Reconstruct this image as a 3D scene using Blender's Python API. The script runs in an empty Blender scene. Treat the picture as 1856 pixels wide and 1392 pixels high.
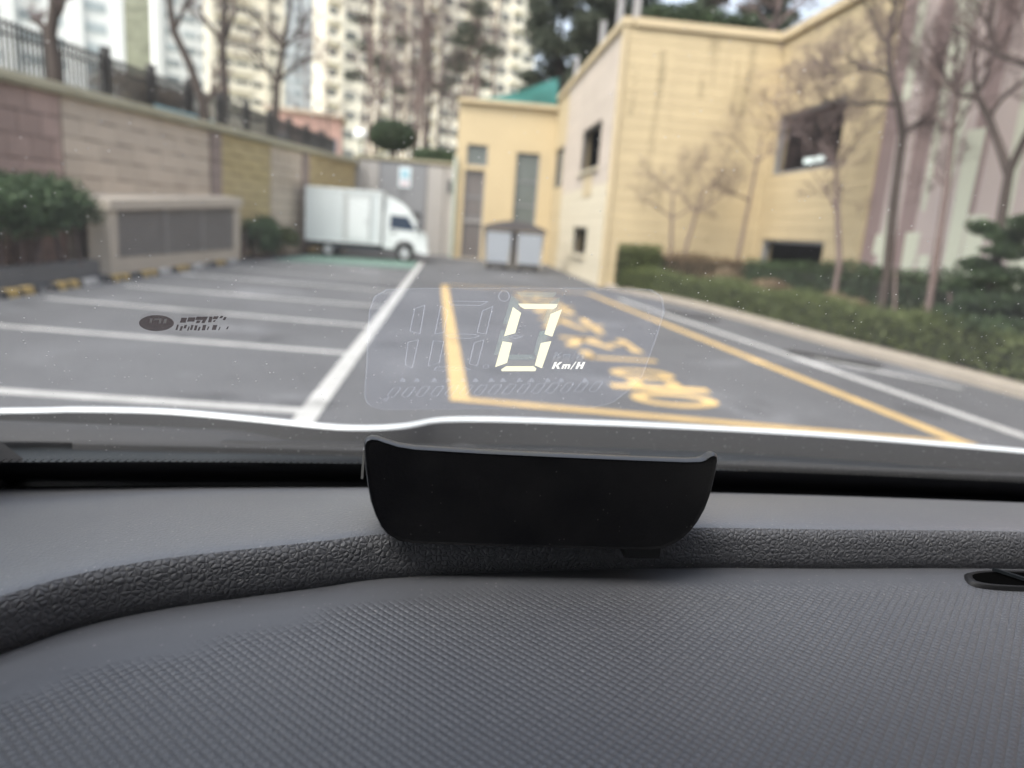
import bpy, math, random
import numpy as np
from math import radians, sin, cos, pi
from mathutils import Vector, Matrix

# ------------------------------------------------------------------ camera, sky, sun, exposure
scene = bpy.context.scene
HC = 1.42                                   # height of the lens over the asphalt
def make_camera():
    pitch, roll, yaw = radians(12.3), radians(-4.3), radians(5.7)
    fwd = Vector((sin(yaw)*cos(pitch), cos(yaw)*cos(pitch), -sin(pitch)))
    right = Vector((cos(yaw), -sin(yaw), 0)); up = right.cross(fwd)
    r2 = right*cos(roll) - up*sin(roll); u2 = up*cos(roll) + right*sin(roll)
    cd = bpy.data.cameras.new('camera'); cam = bpy.data.objects.new('camera', cd)
    scene.collection.objects.link(cam)
    m = Matrix((r2, u2, -fwd)).transposed().to_4x4(); m.translation = (0, 0, HC)
    cam.matrix_world = m
    cd.sensor_width = 36; cd.lens = 24.96
    cd.clip_start = 0.02; cd.clip_end = 3000
    cd.dof.use_dof = True; cd.dof.focus_distance = 0.375; cd.dof.aperture_fstop = 5.7
    scene.camera = cam
make_camera()
SUN_EL, SUN_AZ = radians(54), radians(222)      # azimuth measured clockwise from +Y
world = bpy.data.worlds.new('World'); scene.world = world; world.use_nodes = True
nt = world.node_tree; nt.nodes.clear()
sky = nt.nodes.new('ShaderNodeTexSky'); sky.sky_type = 'NISHITA'; sky.sun_disc = False
sky.sun_elevation = SUN_EL; sky.sun_rotation = SUN_AZ; sky.dust_density = 4.0; sky.air_density = 1.0; sky.ozone_density = 1.0
hsv = nt.nodes.new('ShaderNodeHueSaturation'); hsv.inputs['Saturation'].default_value = 0.48
bg = nt.nodes.new('ShaderNodeBackground'); bg.inputs['Strength'].default_value = 0.15
wo = nt.nodes.new('ShaderNodeOutputWorld')
nt.links.new(sky.outputs[0], hsv.inputs['Color']); nt.links.new(hsv.outputs[0], bg.inputs['Color']); nt.links.new(bg.outputs[0], wo.inputs[0])
sl = bpy.data.lights.new('sun', 'SUN'); sl.energy = 1.0; sl.angle = radians(45); sl.color = (1.0, 0.94, 0.86)
so = bpy.data.objects.new('sun', sl); scene.collection.objects.link(so)
sd = Vector((sin(SUN_AZ)*cos(SUN_EL), cos(SUN_AZ)*cos(SUN_EL), sin(SUN_EL)))
so.rotation_euler = sd.to_track_quat('Z', 'Y').to_euler()
vs = scene.view_settings
vs.view_transform = 'Standard'; vs.look = 'None'; vs.gamma = 1; vs.use_curve_mapping = False
vs.exposure = 1.65
scene.cycles.use_denoising = True
scene.cycles.max_bounces = 8; scene.cycles.diffuse_bounces = 3; scene.cycles.glossy_bounces = 3
scene.cycles.transparent_max_bounces = 24; scene.cycles.transmission_bounces = 4
scene.cycles.caustics_reflective = False; scene.cycles.caustics_refractive = False
scene.cycles.sample_clamp_indirect = 6

random.seed(7); RNG = np.random.RandomState(11)
COL = scene.collection

# ------------------------------------------------------------------ helpers
class MB:
    """collects faces; build() links them as ONE mesh object"""
    def __init__(self): self.v = []; self.f = []
    def add(self, vs, fs):
        o = len(self.v); self.v += [tuple(p) for p in vs]; self.f += [tuple(i+o for i in f) for f in fs]
        return self
    def box(self, x0, x1, y0, y1, z0, z1):
        return self.add([(x0,y0,z0),(x1,y0,z0),(x1,y1,z0),(x0,y1,z0),(x0,y0,z1),(x1,y0,z1),(x1,y1,z1),(x0,y1,z1)],
            [(0,3,2,1),(4,5,6,7),(0,1,5,4),(1,2,6,5),(2,3,7,6),(3,0,4,7)])
    def poly(self, pts): return self.add(pts, [tuple(range(len(pts)))])
    def prism(self, pts, d):
        """closed outline extruded by the vector d"""
        n = len(pts); d = Vector(d)
        return self.add([Vector(p) for p in pts] + [Vector(p)+d for p in pts],
            [tuple(range(n))[::-1], tuple(range(n, 2*n))] + [(i, (i+1) % n, n+(i+1) % n, n+i) for i in range(n)])
    def grid(self, rows):
        nr, nc = len(rows), len(rows[0])
        return self.add([p for r in rows for p in r],
            [(i*nc+j, i*nc+j+1, (i+1)*nc+j+1, (i+1)*nc+j) for i in range(nr-1) for j in range(nc-1)])
    def tube(self, pts, rad, n=6, cap=True):
        pts = [Vector(p) for p in pts]
        if not hasattr(rad, '__len__'): rad = [rad]*len(pts)
        rings = []; ref = None
        for i, p in enumerate(pts):
            t = (pts[min(i+1, len(pts)-1)] - pts[max(i-1, 0)])
            t = t.normalized() if t.length > 1e-9 else Vector((0, 0, 1))
            if ref is None: ref = Vector((1, 0, 0)) if abs(t.x) < .9 else Vector((0, 1, 0))
            a = (ref - t*ref.dot(t)).normalized(); b = t.cross(a); ref = a
            rings.append([p + (a*cos(2*pi*k/n) + b*sin(2*pi*k/n))*rad[i] for k in range(n)])
        o = [q for r in rings for q in r]; m = len(rings)
        fs = [(i*n+k, i*n+(k+1) % n, (i+1)*n+(k+1) % n, (i+1)*n+k) for i in range(m-1) for k in range(n)]
        if cap: fs += [tuple(range(n))[::-1], tuple(range((m-1)*n, m*n))]
        return self.add(o, fs)
    def lathe(self, c, prof, n=16):
        """prof: (radius, z) pairs about a vertical axis at c"""
        c = Vector(c)
        rows = [[c + Vector((r*cos(2*pi*k/n), r*sin(2*pi*k/n), z)) for k in range(n+1)] for r, z in prof]
        return self.grid(rows)
    def build(self, name, mat, parent=None, smooth=False):
        me = bpy.data.meshes.new(name); me.from_pydata(self.v, [], self.f); me.update()
        if smooth: me.polygons.foreach_set('use_smooth', [True]*len(me.polygons))
        return link(name, me, mat, parent)
def link(name, me, mat, parent=None):
    if mat is not None and not me.materials: me.materials.append(mat)
    o = bpy.data.objects.new(name, me); COL.objects.link(o)
    if parent is not None: o.parent = parent; o.matrix_parent_inverse = Matrix.Translation(-Vector(parent.location)) if parent.type == 'EMPTY' else Matrix()
    return o
def thing(name, label, cat, loc=(0, 0, 0), group=None):
    o = bpy.data.objects.new(name, None); o.location = loc; o.empty_display_size = .1; COL.objects.link(o)
    return tag(o, label, cat, group)
def tag(o, label, cat, group=None):
    o['label'] = label; o['category'] = cat
    if group: o['group'] = group
    return o
def struct(o): o['kind'] = 'structure'; return o
UNIT = {}
def block(name, c, size, mat, parent, rz=0.0):
    """a piece that shares one chamfered unit block per material"""
    me = UNIT.get(mat.name)
    if me is None:
        h, k = .5, .485
        vs = [(-h,-h,-h),(h,-h,-h),(h,h,-h),(-h,h,-h),(-h,-h,h),(h,-h,h),(h,h,h),(-h,h,h)]
        b = MB().add(vs, [(0,3,2,1),(4,5,6,7),(0,1,5,4),(1,2,6,5),(2,3,7,6),(3,0,4,7)])
        me = bpy.data.meshes.new('block_' + mat.name); me.from_pydata(b.v, [], b.f); me.materials.append(mat); UNIT[mat.name] = me
    o = bpy.data.objects.new(name, me); COL.objects.link(o)
    o.location = c; o.scale = size; o.rotation_euler = (0, 0, rz)
    if parent is not None: o.parent = parent; o.matrix_parent_inverse = Matrix.Translation(-Vector(parent.location)) if parent.type == 'EMPTY' else Matrix()
    return o

# ------------------------------------------------------------------ materials
def N(t, kind, **kw):
    n = t.nodes.new(kind)
    for k, v in kw.items():
        if k in n.inputs: n.inputs[k].default_value = v
        else: setattr(n, k, v)
    return n
def new_mat(name):
    m = bpy.data.materials.new(name); m.use_nodes = True
    t = m.node_tree; p = t.nodes['Principled BSDF']
    return m, t, p
def math_node(t, op, a, b=None, c=None):
    n = t.nodes.new('ShaderNodeMath'); n.operation = op
    for i, x in enumerate((a, b, c)):
        if x is None: continue
        if isinstance(x, (int, float)): n.inputs[i].default_value = x
        else: t.links.new(x, n.inputs[i])
    return n.outputs[0]
def mat(name, col, rough=.7, var=.15, scale=2.0, stretch=(1,1,1), objvar=0.0, bump=0.0, bscale=60.0, spec=.5, metal=0.0, fine=0.0, coat=0.0, patch=0.0):
    m, t, p = new_mat(name); L = t.links.new
    geo = N(t, 'ShaderNodeNewGeometry')
    mp = N(t, 'ShaderNodeMapping'); mp.inputs['Scale'].default_value = stretch; L(geo.outputs['Position'], mp.inputs[0])
    nz = N(t, 'ShaderNodeTexNoise'); nz.inputs['Scale'].default_value = scale; nz.inputs['Detail'].default_value = 6; nz.inputs['Roughness'].default_value = .62
    L(mp.outputs[0], nz.inputs['Vector'])
    f = math_node(t, 'MULTIPLY_ADD', nz.outputs['Fac'], 2*var, 1-var)
    if objvar:
        oi = N(t, 'ShaderNodeObjectInfo')
        f = math_node(t, 'MULTIPLY', f, math_node(t, 'MULTIPLY_ADD', oi.outputs['Random'], 2*objvar, 1-objvar))
    if fine:
        n2 = N(t, 'ShaderNodeTexNoise'); n2.inputs['Scale'].default_value = scale*40; n2.inputs['Detail'].default_value = 3
        L(geo.outputs['Position'], n2.inputs['Vector'])
        f = math_node(t, 'MULTIPLY', f, math_node(t, 'MULTIPLY_ADD', n2.outputs['Fac'], 2*fine, 1-fine))
    if patch:                                   # stains and repairs with edges of their own, some pale, some dark
        for sc, lo, k in ((.55, .56, patch), (1.1, .60, -patch*.7), (4.5, .60, -patch*.35)):
            n4 = N(t, 'ShaderNodeTexNoise'); n4.inputs['Scale'].default_value = sc; n4.inputs['Detail'].default_value = 4; n4.inputs['Distortion'].default_value = .6
            o4 = N(t, 'ShaderNodeVectorMath', operation='ADD'); o4.inputs[1].default_value = (sc*7, sc*3, 0); L(geo.outputs['Position'], o4.inputs[0]); L(o4.outputs[0], n4.inputs['Vector'])
            mr = N(t, 'ShaderNodeMapRange', interpolation_type='SMOOTHSTEP'); mr.inputs['From Min'].default_value = lo; mr.inputs['From Max'].default_value = lo+.10; L(n4.outputs['Fac'], mr.inputs['Value'])
            f = math_node(t, 'MULTIPLY', f, math_node(t, 'MULTIPLY_ADD', mr.outputs[0], k, 1.0))
    mx = N(t, 'ShaderNodeVectorMath', operation='SCALE'); mx.inputs[0].default_value = col[:3]; L(f, mx.inputs['Scale'])
    L(mx.outputs[0], p.inputs['Base Color'])
    p.inputs['Roughness'].default_value = rough; p.inputs['Metallic'].default_value = metal
    p.inputs['Specular IOR Level'].default_value = spec; p.inputs['Coat Weight'].default_value = coat
    if bump:
        n3 = N(t, 'ShaderNodeTexNoise'); n3.inputs['Scale'].default_value = bscale; n3.inputs['Detail'].default_value = 4
        L(geo.outputs['Position'], n3.inputs['Vector'])
        b = N(t, 'ShaderNodeBump'); b.inputs['Strength'].default_value = bump; b.inputs['Distance'].default_value = .01
        L(n3.outputs['Fac'], b.inputs['Height']); L(b.outputs[0], p.inputs['Normal'])
    return m
def leaf_mat(name, c1, c2):
    m, t, p = new_mat(name); L = t.links.new
    geo = N(t, 'ShaderNodeNewGeometry')
    mx = N(t, 'ShaderNodeMix', data_type='RGBA'); mx.inputs[6].default_value = (*c1, 1); mx.inputs[7].default_value = (*c2, 1)
    L(geo.outputs['Random Per Island'], mx.inputs[0]); L(mx.outputs[2], p.inputs['Base Color'])
    p.inputs['Roughness'].default_value = .6; p.inputs['Specular IOR Level'].default_value = .3
    return m
def emit_mat(name, col, s):
    m = bpy.data.materials.new(name); m.use_nodes = True; t = m.node_tree; t.nodes.clear()
    e = N(t, 'ShaderNodeEmission'); e.inputs[0].default_value = (*col, 1); e.inputs[1].default_value = s
    o = N(t, 'ShaderNodeOutputMaterial'); t.links.new(e.outputs[0], o.inputs[0]); return m
def sheer_mat(name, col, fac, emit=0.0):
    """a thin see-through layer on the glass"""
    m = bpy.data.materials.new(name); m.use_nodes = True; t = m.node_tree; t.nodes.clear(); L = t.links.new
    tr = N(t, 'ShaderNodeBsdfTransparent'); di = N(t, 'ShaderNodeBsdfTranslucent'); di.inputs[0].default_value = (*col, 1)
    last = di
    if emit:
        em = N(t, 'ShaderNodeEmission'); em.inputs[0].default_value = (*col, 1); em.inputs[1].default_value = emit
        ad = N(t, 'ShaderNodeAddShader'); L(di.outputs[0], ad.inputs[0]); L(em.outputs[0], ad.inputs[1]); last = ad
    mx = N(t, 'ShaderNodeMixShader'); mx.inputs[0].default_value = fac
    L(tr.outputs[0], mx.inputs[1]); L(last.outputs[0], mx.inputs[2])
    o = N(t, 'ShaderNodeOutputMaterial'); L(mx.outputs[0], o.inputs[0]); return m
def glass_mat(name, tint, base, dust=0.0):
    m = bpy.data.materials.new(name); m.use_nodes = True; t = m.node_tree; t.nodes.clear(); L = t.links.new
    tr = N(t, 'ShaderNodeBsdfTransparent'); tr.inputs[0].default_value = (*tint, 1)
    gl = N(t, 'ShaderNodeBsdfGlossy'); gl.inputs['Roughness'].default_value = 0.02
    lw = N(t, 'ShaderNodeLayerWeight'); lw.inputs[0].default_value = .5
    f = math_node(t, 'MULTIPLY_ADD', math_node(t, 'POWER', lw.outputs['Facing'], 5.0), 1-base, base)
    mx = N(t, 'ShaderNodeMixShader'); L(f, mx.inputs[0]); L(tr.outputs[0], mx.inputs[1]); L(gl.outputs[0], mx.inputs[2])
    last = mx
    if dust:
        geo = N(t, 'ShaderNodeNewGeometry')
        vo = N(t, 'ShaderNodeTexVoronoi'); vo.inputs['Scale'].default_value = 420; L(geo.outputs['Position'], vo.inputs['Vector'])
        sep = N(t, 'ShaderNodeSeparateColor'); L(vo.outputs['Color'], sep.inputs[0])
        nz = N(t, 'ShaderNodeTexNoise'); nz.inputs['Scale'].default_value = 9; nz.inputs['Detail'].default_value = 3; L(geo.outputs['Position'], nz.inputs['Vector'])
        dens = math_node(t, 'MULTIPLY_ADD', nz.outputs['Fac'], -.55, 1.09)      # threshold: fewer cells pass where it is high
        on = math_node(t, 'GREATER_THAN', sep.outputs[0], dens)
        size = math_node(t, 'MULTIPLY_ADD', sep.outputs[1], .14, .05)
        dot = math_node(t, 'LESS_THAN', vo.outputs['Distance'], size)
        k = math_node(t, 'MULTIPLY_ADD', math_node(t, 'MULTIPLY', on, dot), .45, dust)
        tl = N(t, 'ShaderNodeBsdfTranslucent'); tl.inputs[0].default_value = (.85, .85, .82, 1)
        df = N(t, 'ShaderNodeBsdfDiffuse'); df.inputs[0].default_value = (.85, .85, .82, 1)
        ad = N(t, 'ShaderNodeMixShader'); ad.inputs[0].default_value = .5; L(tl.outputs[0], ad.inputs[1]); L(df.outputs[0], ad.inputs[2])
        m2 = N(t, 'ShaderNodeMixShader'); L(k, m2.inputs[0]); L(mx.outputs[0], m2.inputs[1]); L(ad.outputs[0], m2.inputs[2]); last = m2
    o = N(t, 'ShaderNodeOutputMaterial'); L(last.outputs[0], o.inputs[0]); return m
def dash_mat(name, kind, col=(.03, .031, .035), rough=.46, spec=.7, dust=1.0):
    """moulded dashboard plastic: 'grain' (leather cells), 'soft' (fine cells) or 'weave' (rows of small raised knots), dusty"""
    m, t, p = new_mat(name); L = t.links.new
    geo = N(t, 'ShaderNodeNewGeometry'); pos = geo.outputs['Position']
    if kind in ('grain', 'soft'):
        wz = N(t, 'ShaderNodeTexNoise'); wz.inputs['Scale'].default_value = 260; L(pos, wz.inputs['Vector'])
        wv = N(t, 'ShaderNodeVectorMath', operation='SCALE'); L(wz.outputs['Color'], wv.inputs[0]); wv.inputs['Scale'].default_value = .0007
        av = N(t, 'ShaderNodeVectorMath', operation='ADD'); L(pos, av.inputs[0]); L(wv.outputs[0], av.inputs[1])
        vo = N(t, 'ShaderNodeTexVoronoi', feature='DISTANCE_TO_EDGE'); vo.inputs['Scale'].default_value = 370; L(av.outputs[0], vo.inputs['Vector'])
        h = math_node(t, 'MINIMUM', math_node(t, 'MULTIPLY', vo.outputs['Distance'], 2.3), 1.0)
        h = math_node(t, 'POWER', h, .6)
        st, di = (.85, .0010) if kind == 'grain' else (.30, .0005)
    else:
        mp = N(t, 'ShaderNodeMapping'); mp.inputs['Rotation'].default_value = (0, 0, radians(-47)); L(pos, mp.inputs[0])
        sx = N(t, 'ShaderNodeSeparateXYZ'); L(mp.outputs[0], sx.inputs[0])
        u = math_node(t, 'ABSOLUTE', math_node(t, 'SINE', math_node(t, 'MULTIPLY', sx.outputs[0], pi/.0033)))
        v = math_node(t, 'ABSOLUTE', math_node(t, 'SINE', math_node(t, 'MULTIPLY', sx.outputs[1], pi/.0034)))
        h = math_node(t, 'POWER', math_node(t, 'MULTIPLY', u, v), .55)
        # the knots start a little way below the ridge: plain margin first
        at = N(t, 'ShaderNodeAttribute'); at.attribute_name = 'margin'
        h = math_node(t, 'MULTIPLY', h, at.outputs['Fac'])
        st, di = .68, .0011
    fz = N(t, 'ShaderNodeTexNoise'); fz.inputs['Scale'].default_value = 2600; fz.inputs['Detail'].default_value = 2; L(pos, fz.inputs['Vector'])
    h = math_node(t, 'ADD', h, math_node(t, 'MULTIPLY', fz.outputs['Fac'], .22))
    b = N(t, 'ShaderNodeBump'); b.inputs['Strength'].default_value = st; b.inputs['Distance'].default_value = di
    L(h, b.inputs['Height']); L(b.outputs[0], p.inputs['Normal'])
    # lint and dust specks
    vd = N(t, 'ShaderNodeTexVoronoi'); vd.inputs['Scale'].default_value = 430; L(pos, vd.inputs['Vector'])
    sp = N(t, 'ShaderNodeSeparateColor'); L(vd.outputs['Color'], sp.inputs[0])
    dot = math_node(t, 'MULTIPLY', math_node(t, 'GREATER_THAN', sp.outputs[0], .80 if dust > .5 else .95), math_node(t, 'LESS_THAN', vd.outputs['Distance'], math_node(t, 'MULTIPLY_ADD', sp.outputs[1], .16, .09)))
    nz = N(t, 'ShaderNodeTexNoise'); nz.inputs['Scale'].default_value = 14; nz.inputs['Detail'].default_value = 5; L(pos, nz.inputs['Vector'])
    film = math_node(t, 'MULTIPLY', math_node(t, 'MAXIMUM', math_node(t, 'MULTIPLY_ADD', nz.outputs['Fac'], 1.0, -.32), 0), .09)
    k = math_node(t, 'ADD', film, math_node(t, 'MULTIPLY', dot, .38*dust))
    mx = N(t, 'ShaderNodeMix', data_type='RGBA'); mx.inputs[6].default_value = (*col, 1); mx.inputs[7].default_value = (.42, .41, .39, 1)
    L(k, mx.inputs[0]); L(mx.outputs[2], p.inputs['Base Color'])
    p.inputs['Roughness'].default_value = rough; p.inputs['Specular IOR Level'].default_value = spec
    return m

M = {}
M['asphalt'] = mat('asphalt', (.080,.081,.087), .85, .5, .5, fine=.35, patch=.45, bump=.3, bscale=120)
M['pavement'] = mat('pavement', (.30,.28,.25), .85, .18, 1.0, fine=.1)
M['soil'] = mat('soil', (.16,.12,.085), .95, .3, 2.0, fine=.2)
M['grassland'] = mat('grassland', (.14,.14,.07), .95, .3, .5, fine=.2)
M['white_paint'] = mat('white_paint', (.37,.37,.36), .75, .35, 4.0, fine=.35, patch=.4)
M['yellow_paint'] = mat('yellow_paint', (.45,.315,.135), .75, .35, 3.5, fine=.35, patch=.4)
M['green_paint'] = mat('green_paint', (.11,.18,.15), .75, .2, 2.0, fine=.15)
M['kerb'] = mat('kerb', (.28,.245,.20), .85, .2, 2.0, fine=.12)
M['dark_kerb'] = mat('dark_kerb', (.17,.17,.17), .85, .2, 2.0, fine=.12)
M['brown_stone'] = mat('brown_stone', (.37,.265,.23), .85, .2, 3.0, objvar=.14, bump=.5, bscale=14)
M['beige_stone'] = mat('beige_stone', (.53,.445,.36), .85, .16, 2.0, objvar=.07, bump=.4, bscale=14)
M['mauve_stone'] = mat('mauve_stone', (.30,.235,.21), .85, .15, 3.0, objvar=.05)
M['ochre_stone'] = mat('ochre_stone', (.48,.385,.205), .85, .15, 2.5, objvar=.05, bump=.3, bscale=18)
M['joint'] = mat('joint', (.12,.10,.09), .95, .1)
M['cap'] = mat('cap', (.34,.315,.22), .85, .25, 1.6, fine=.1)
M['yellow_tile'] = mat('yellow_tile', (.47,.38,.235), .75, .16, .5, (1,1,.5), objvar=.035)
M['yellow_core'] = mat('yellow_core', (.37,.30,.185), .85, .15, 1.0)
M['yellow_stucco'] = mat('yellow_stucco', (.48,.385,.235), .8, .1, .8)
M['yellow_trim'] = mat('yellow_trim', (.48,.39,.25), .75, .12, 1.0)
M['pink_tile'] = mat('pink_tile', (.49,.42,.355), .75, .12, 1.0, objvar=.05)
M['pale_tile'] = mat('pale_tile', (.56,.50,.38), .75, .1, 1.0, objvar=.03)
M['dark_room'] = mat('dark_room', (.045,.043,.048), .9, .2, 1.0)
M['dark_frame'] = mat('dark_frame', (.05,.052,.055), .5, .1)
M['mural'] = mat('mural', (.46,.385,.36), .85, .14, .5, (1,1,.25))
M['mural_dark'] = mat('mural_dark', (.26,.19,.18), .85, .16, .8, (1,1,.25))
M['mural_pale'] = mat('mural_pale', (.56,.57,.46), .85, .2, .8, (1,1,.3))
M['grey_wall'] = mat('grey_wall', (.34,.325,.31), .85, .1, .8)
M['grey_panel'] = mat('grey_panel', (.20,.205,.215), .7, .08, .8)
M['glass_far'] = mat('glass_far', (.12,.135,.13), .18, .25, .7)
M['door_grey'] = mat('door_grey', (.13,.115,.11), .4, .2, 1.0)
M['pale_green_pipe'] = mat('pale_green_pipe', (.42,.45,.38), .6, .1)
M['louvre'] = mat('louvre', (.27,.25,.235), .6, .15, 3.0)
M['concrete'] = mat('concrete', (.53,.465,.385), .85, .16, 1.5, fine=.1)
M['iron'] = mat('iron', (.02,.018,.018), .55, .1)
M['bark'] = mat('bark', (.055,.042,.036), .95, .35, 6.0, (1,1,.3), bump=.6, bscale=30)
M['bark_pale'] = mat('bark_pale', (.15,.11,.10), .95, .3, 6.0, (1,1,.3))
M['twig'] = mat('twig', (.15,.11,.105), .95, .2, 3.0)
M['leaf_hedge'] = leaf_mat('leaf_hedge', (.032,.045,.014), (.11,.13,.045))
M['leaf_dark'] = leaf_mat('leaf_dark', (.018,.032,.016), (.055,.085,.035))
M['leaf_shrub'] = leaf_mat('leaf_shrub', (.025,.05,.022), (.085,.13,.06))
M['leaf_brown'] = leaf_mat('leaf_brown', (.10,.065,.045), (.20,.15,.09))
M['leaf_pine'] = leaf_mat('leaf_pine', (.02,.03,.02), (.075,.085,.055))
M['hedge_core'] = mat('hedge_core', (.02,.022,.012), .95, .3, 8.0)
M['truck_white'] = mat('truck_white', (.60,.63,.63), .35, .04, 1.0, coat=.3)
M['truck_box'] = mat('truck_box', (.50,.535,.54), .45, .05, 1.0)
M['truck_trim'] = mat('truck_trim', (.42,.43,.42), .4, .05)
M['truck_glass'] = mat('truck_glass', (.03,.045,.075), .08, .05)
M['rubber'] = mat('rubber', (.02,.02,.021), .8, .15)
M['steel'] = mat('steel', (.45,.46,.47), .4, .1, metal=.6)
M['chassis'] = mat('chassis', (.022,.026,.034), .7, .2)
M['bin_panel'] = mat('bin_panel', (.31,.335,.37), .5, .08, 2.0)
M['bin_dark'] = mat('bin_dark', (.075,.068,.07), .7, .2, 2.0)
M['bin_frame'] = mat('bin_frame', (.36,.33,.28), .6, .15)
M['teal_net'] = mat('teal_net', (.03,.16,.145), .7, .15, 1.0)
M['roof_post'] = mat('roof_post', (.30,.29,.29), .7, .1)
M['tower_cream'] = mat('tower_cream', (.86,.80,.68), .8, .05, .05)
M['tower_white'] = mat('tower_white', (.78,.79,.79), .8, .05, .05)
M['tower_grey'] = mat('tower_grey', (.58,.61,.63), .8, .06, .05)
M['tower_tan'] = mat('tower_tan', (.62,.52,.43), .8, .06, .05)
M['tower_window'] = mat('tower_window', (.19,.19,.175), .25, .2, .2, objvar=.45)
M['tower_window_pale'] = mat('tower_window_pale', (.36,.40,.42), .25, .2, .2, objvar=.3)
M['pink_house'] = mat('pink_house', (.55,.34,.29), .85, .08, .3)
M['house_glass'] = mat('house_glass', (.30,.31,.37), .3, .1, .3)
M['blue_board'] = mat('blue_board', (.22,.38,.45), .6, .15, 1.0)
M['lamp_globe'] = mat('lamp_globe', (.9,.9,.88), .4, .02)
M['stop_black'] = mat('stop_black', (.03,.03,.032), .8, .2, 8.0)
M['stop_yellow'] = mat('stop_yellow', (.34,.24,.08), .7, .2, 8.0)
M['stop_white'] = mat('stop_white', (.34,.34,.34), .7, .2, 8.0)
M['sign_board'] = mat('sign_board', (.62,.68,.70), .6, .05)
M['sign_blue'] = mat('sign_blue', (.30,.50,.58), .6, .05)
M['sign_pink'] = mat('sign_pink', (.62,.45,.48), .6, .05)
# car
M['dash_grain'] = dash_mat('dash_grain', 'grain', (.092,.094,.104), .55, .5)
M['dash_soft'] = dash_mat('dash_soft', 'soft', (.112,.116,.130), .36, 1.0)
M['dash_weave'] = dash_mat('dash_weave', 'weave', (.112,.115,.128), .38, 1.0)
M['trim_black'] = mat('trim_black', (.008,.008,.009), .6, .1, 20)
M['frit'] = mat('frit', (.004,.004,.005), .5, .05, spec=.2)
M['cowl'] = mat('cowl', (.013,.016,.019), .5, .25, 12, fine=.2, spec=.3)
M['car_white'] = mat('car_white', (.58,.61,.63), .22, .02, coat=.6)
M['headliner'] = mat('headliner', (.07,.07,.07), .95, .05)
M['cabin'] = mat('cabin', (.03,.03,.032), .8, .1)
M['hud_black'] = dash_mat('hud_black', 'soft', (.004,.004,.0055), .5, .2, .25)
M['hud_rim'] = mat('hud_rim', (.018,.018,.021), .34, .1, 30, bump=.05, bscale=1500, spec=.8)
M['outlet_shade'] = mat('outlet_shade', (.003,.003,.003), 1.0, .05, spec=0.0)  # lightless black: shade inside the air outlet put into the colour
M['hud_gloss'] = mat('hud_gloss', (.006,.006,.008), .06, .05)
M['hud_edge'] = mat('hud_edge', (.2,.2,.2), .4, .05)
M['windshield'] = glass_mat('windshield', (.88,.90,.89), .055, .020)
M['side_glass'] = glass_mat('side_glass', (.22,.23,.23), .05)
M['film'] = sheer_mat('film', (.62,.70,.98), .04)
M['film_edge'] = sheer_mat('film_edge', (.70,.74,.80), .13)
M['outline'] = sheer_mat('outline', (.80,.84,.92), .26)
M['tick'] = sheer_mat('tick', (.80,.84,.92), .13)
M['lit'] = emit_mat('lit', (1.0, .97, .72), .39)  # emission standing in for the display digits mirrored in the film
M['reflection_glow_white'] = emit_mat('reflection_glow_white', (1.0, 1.0, .94), .40)  # same glow for the mirrored unit letters
M['ghost_reflection'] = sheer_mat('ghost_reflection', (.40,.47,.43), .30)  # dim second reflection of the digits, painted as a tint
M['ghost_reflection_letter'] = sheer_mat('ghost_reflection_letter', (.6,.66,.72), .12)  # second reflection of the unit letters, also a painted tint
M['glass_mark'] = sheer_mat('glass_mark', (.03,.02,.02), .8)
M['glass_mark_pale'] = sheer_mat('glass_mark_pale', (.5,.5,.5), .9)
M['tube_lamp'] = emit_mat('tube_lamp', (.92, 1.0, .96), .55)

# ------------------------------------------------------------------ ground, lot and painted markings
FLAT = 0.0
gm = MB(); gm.box(-700, 700, -300, 1400, -2.0, -.03)
struct(gm.build('ground', M['grassland']))
lot = MB(); lot.grid([[(x, y, 0) for x in (-9, -4, 0, 4, 9.5)] for y in (-8, 0, 8, 16, 24, 34)])
asphalt = struct(lot.build('parking_lot', M['asphalt']))
def strip(name, a, b, w, m, z=.004, n=1):
    a, b = Vector((*a, z)), Vector((*b, z)); d = (b-a).normalized(); s = Vector((-d.y, d.x, 0))*w/2
    return MB().grid([[a-s, a+s], [b-s, b+s]][::-1]).build(name, m, asphalt)
strip('lane_line', (-.95, 2.6), (-.98, 27.5), .16, M['white_paint'], .008)
for (y0, y1, xe) in ((5.16, 5.45, -5.45), (7.56, 8.1, -5.5), (9.63, 10.42, -5.55), (11.9, 12.6, -5.45), (14.6, 15.45, -5.5), (17.2, 18.0, -5.3), (19.6, 20.4, -5.1)):
    strip('bay_line', (-1.03, y0), (xe, y1), .14, M['white_paint'])
g = MB(); g.poly([(-1.1, 22.3, .004), (-5.2, 21.6, .004), (-4.9, 26.6, .004), (-1.1, 27.2, .004)][::-1]); g.build('green_bay', M['green_paint'], asphalt)
strip('fire_lane_line', (.15, 5.70), (-.08, 16.9), .16, M['yellow_paint'])
strip('fire_lane_line', (.07, 5.77), (4.28, 5.10), .15, M['yellow_paint'], .008)
strip('fire_lane_line', (4.20, 5.16), (3.45, 17.4), .16, M['yellow_paint'])
strip('fire_lane_line', (-.14, 16.9), (3.5, 17.4), .14, M['yellow_paint'], .008)
strip('edge_line', (5.12, 3.9), (4.72, 9.1), .15, M['white_paint'], .004)
strip('edge_line', (4.72, 9.1), (3.98, 16.4), .15, M['white_paint'], .006)
strip('worn_line', (5.0, 9.1), (5.95, 7.5), .10, M['white_paint'], .010)
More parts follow.
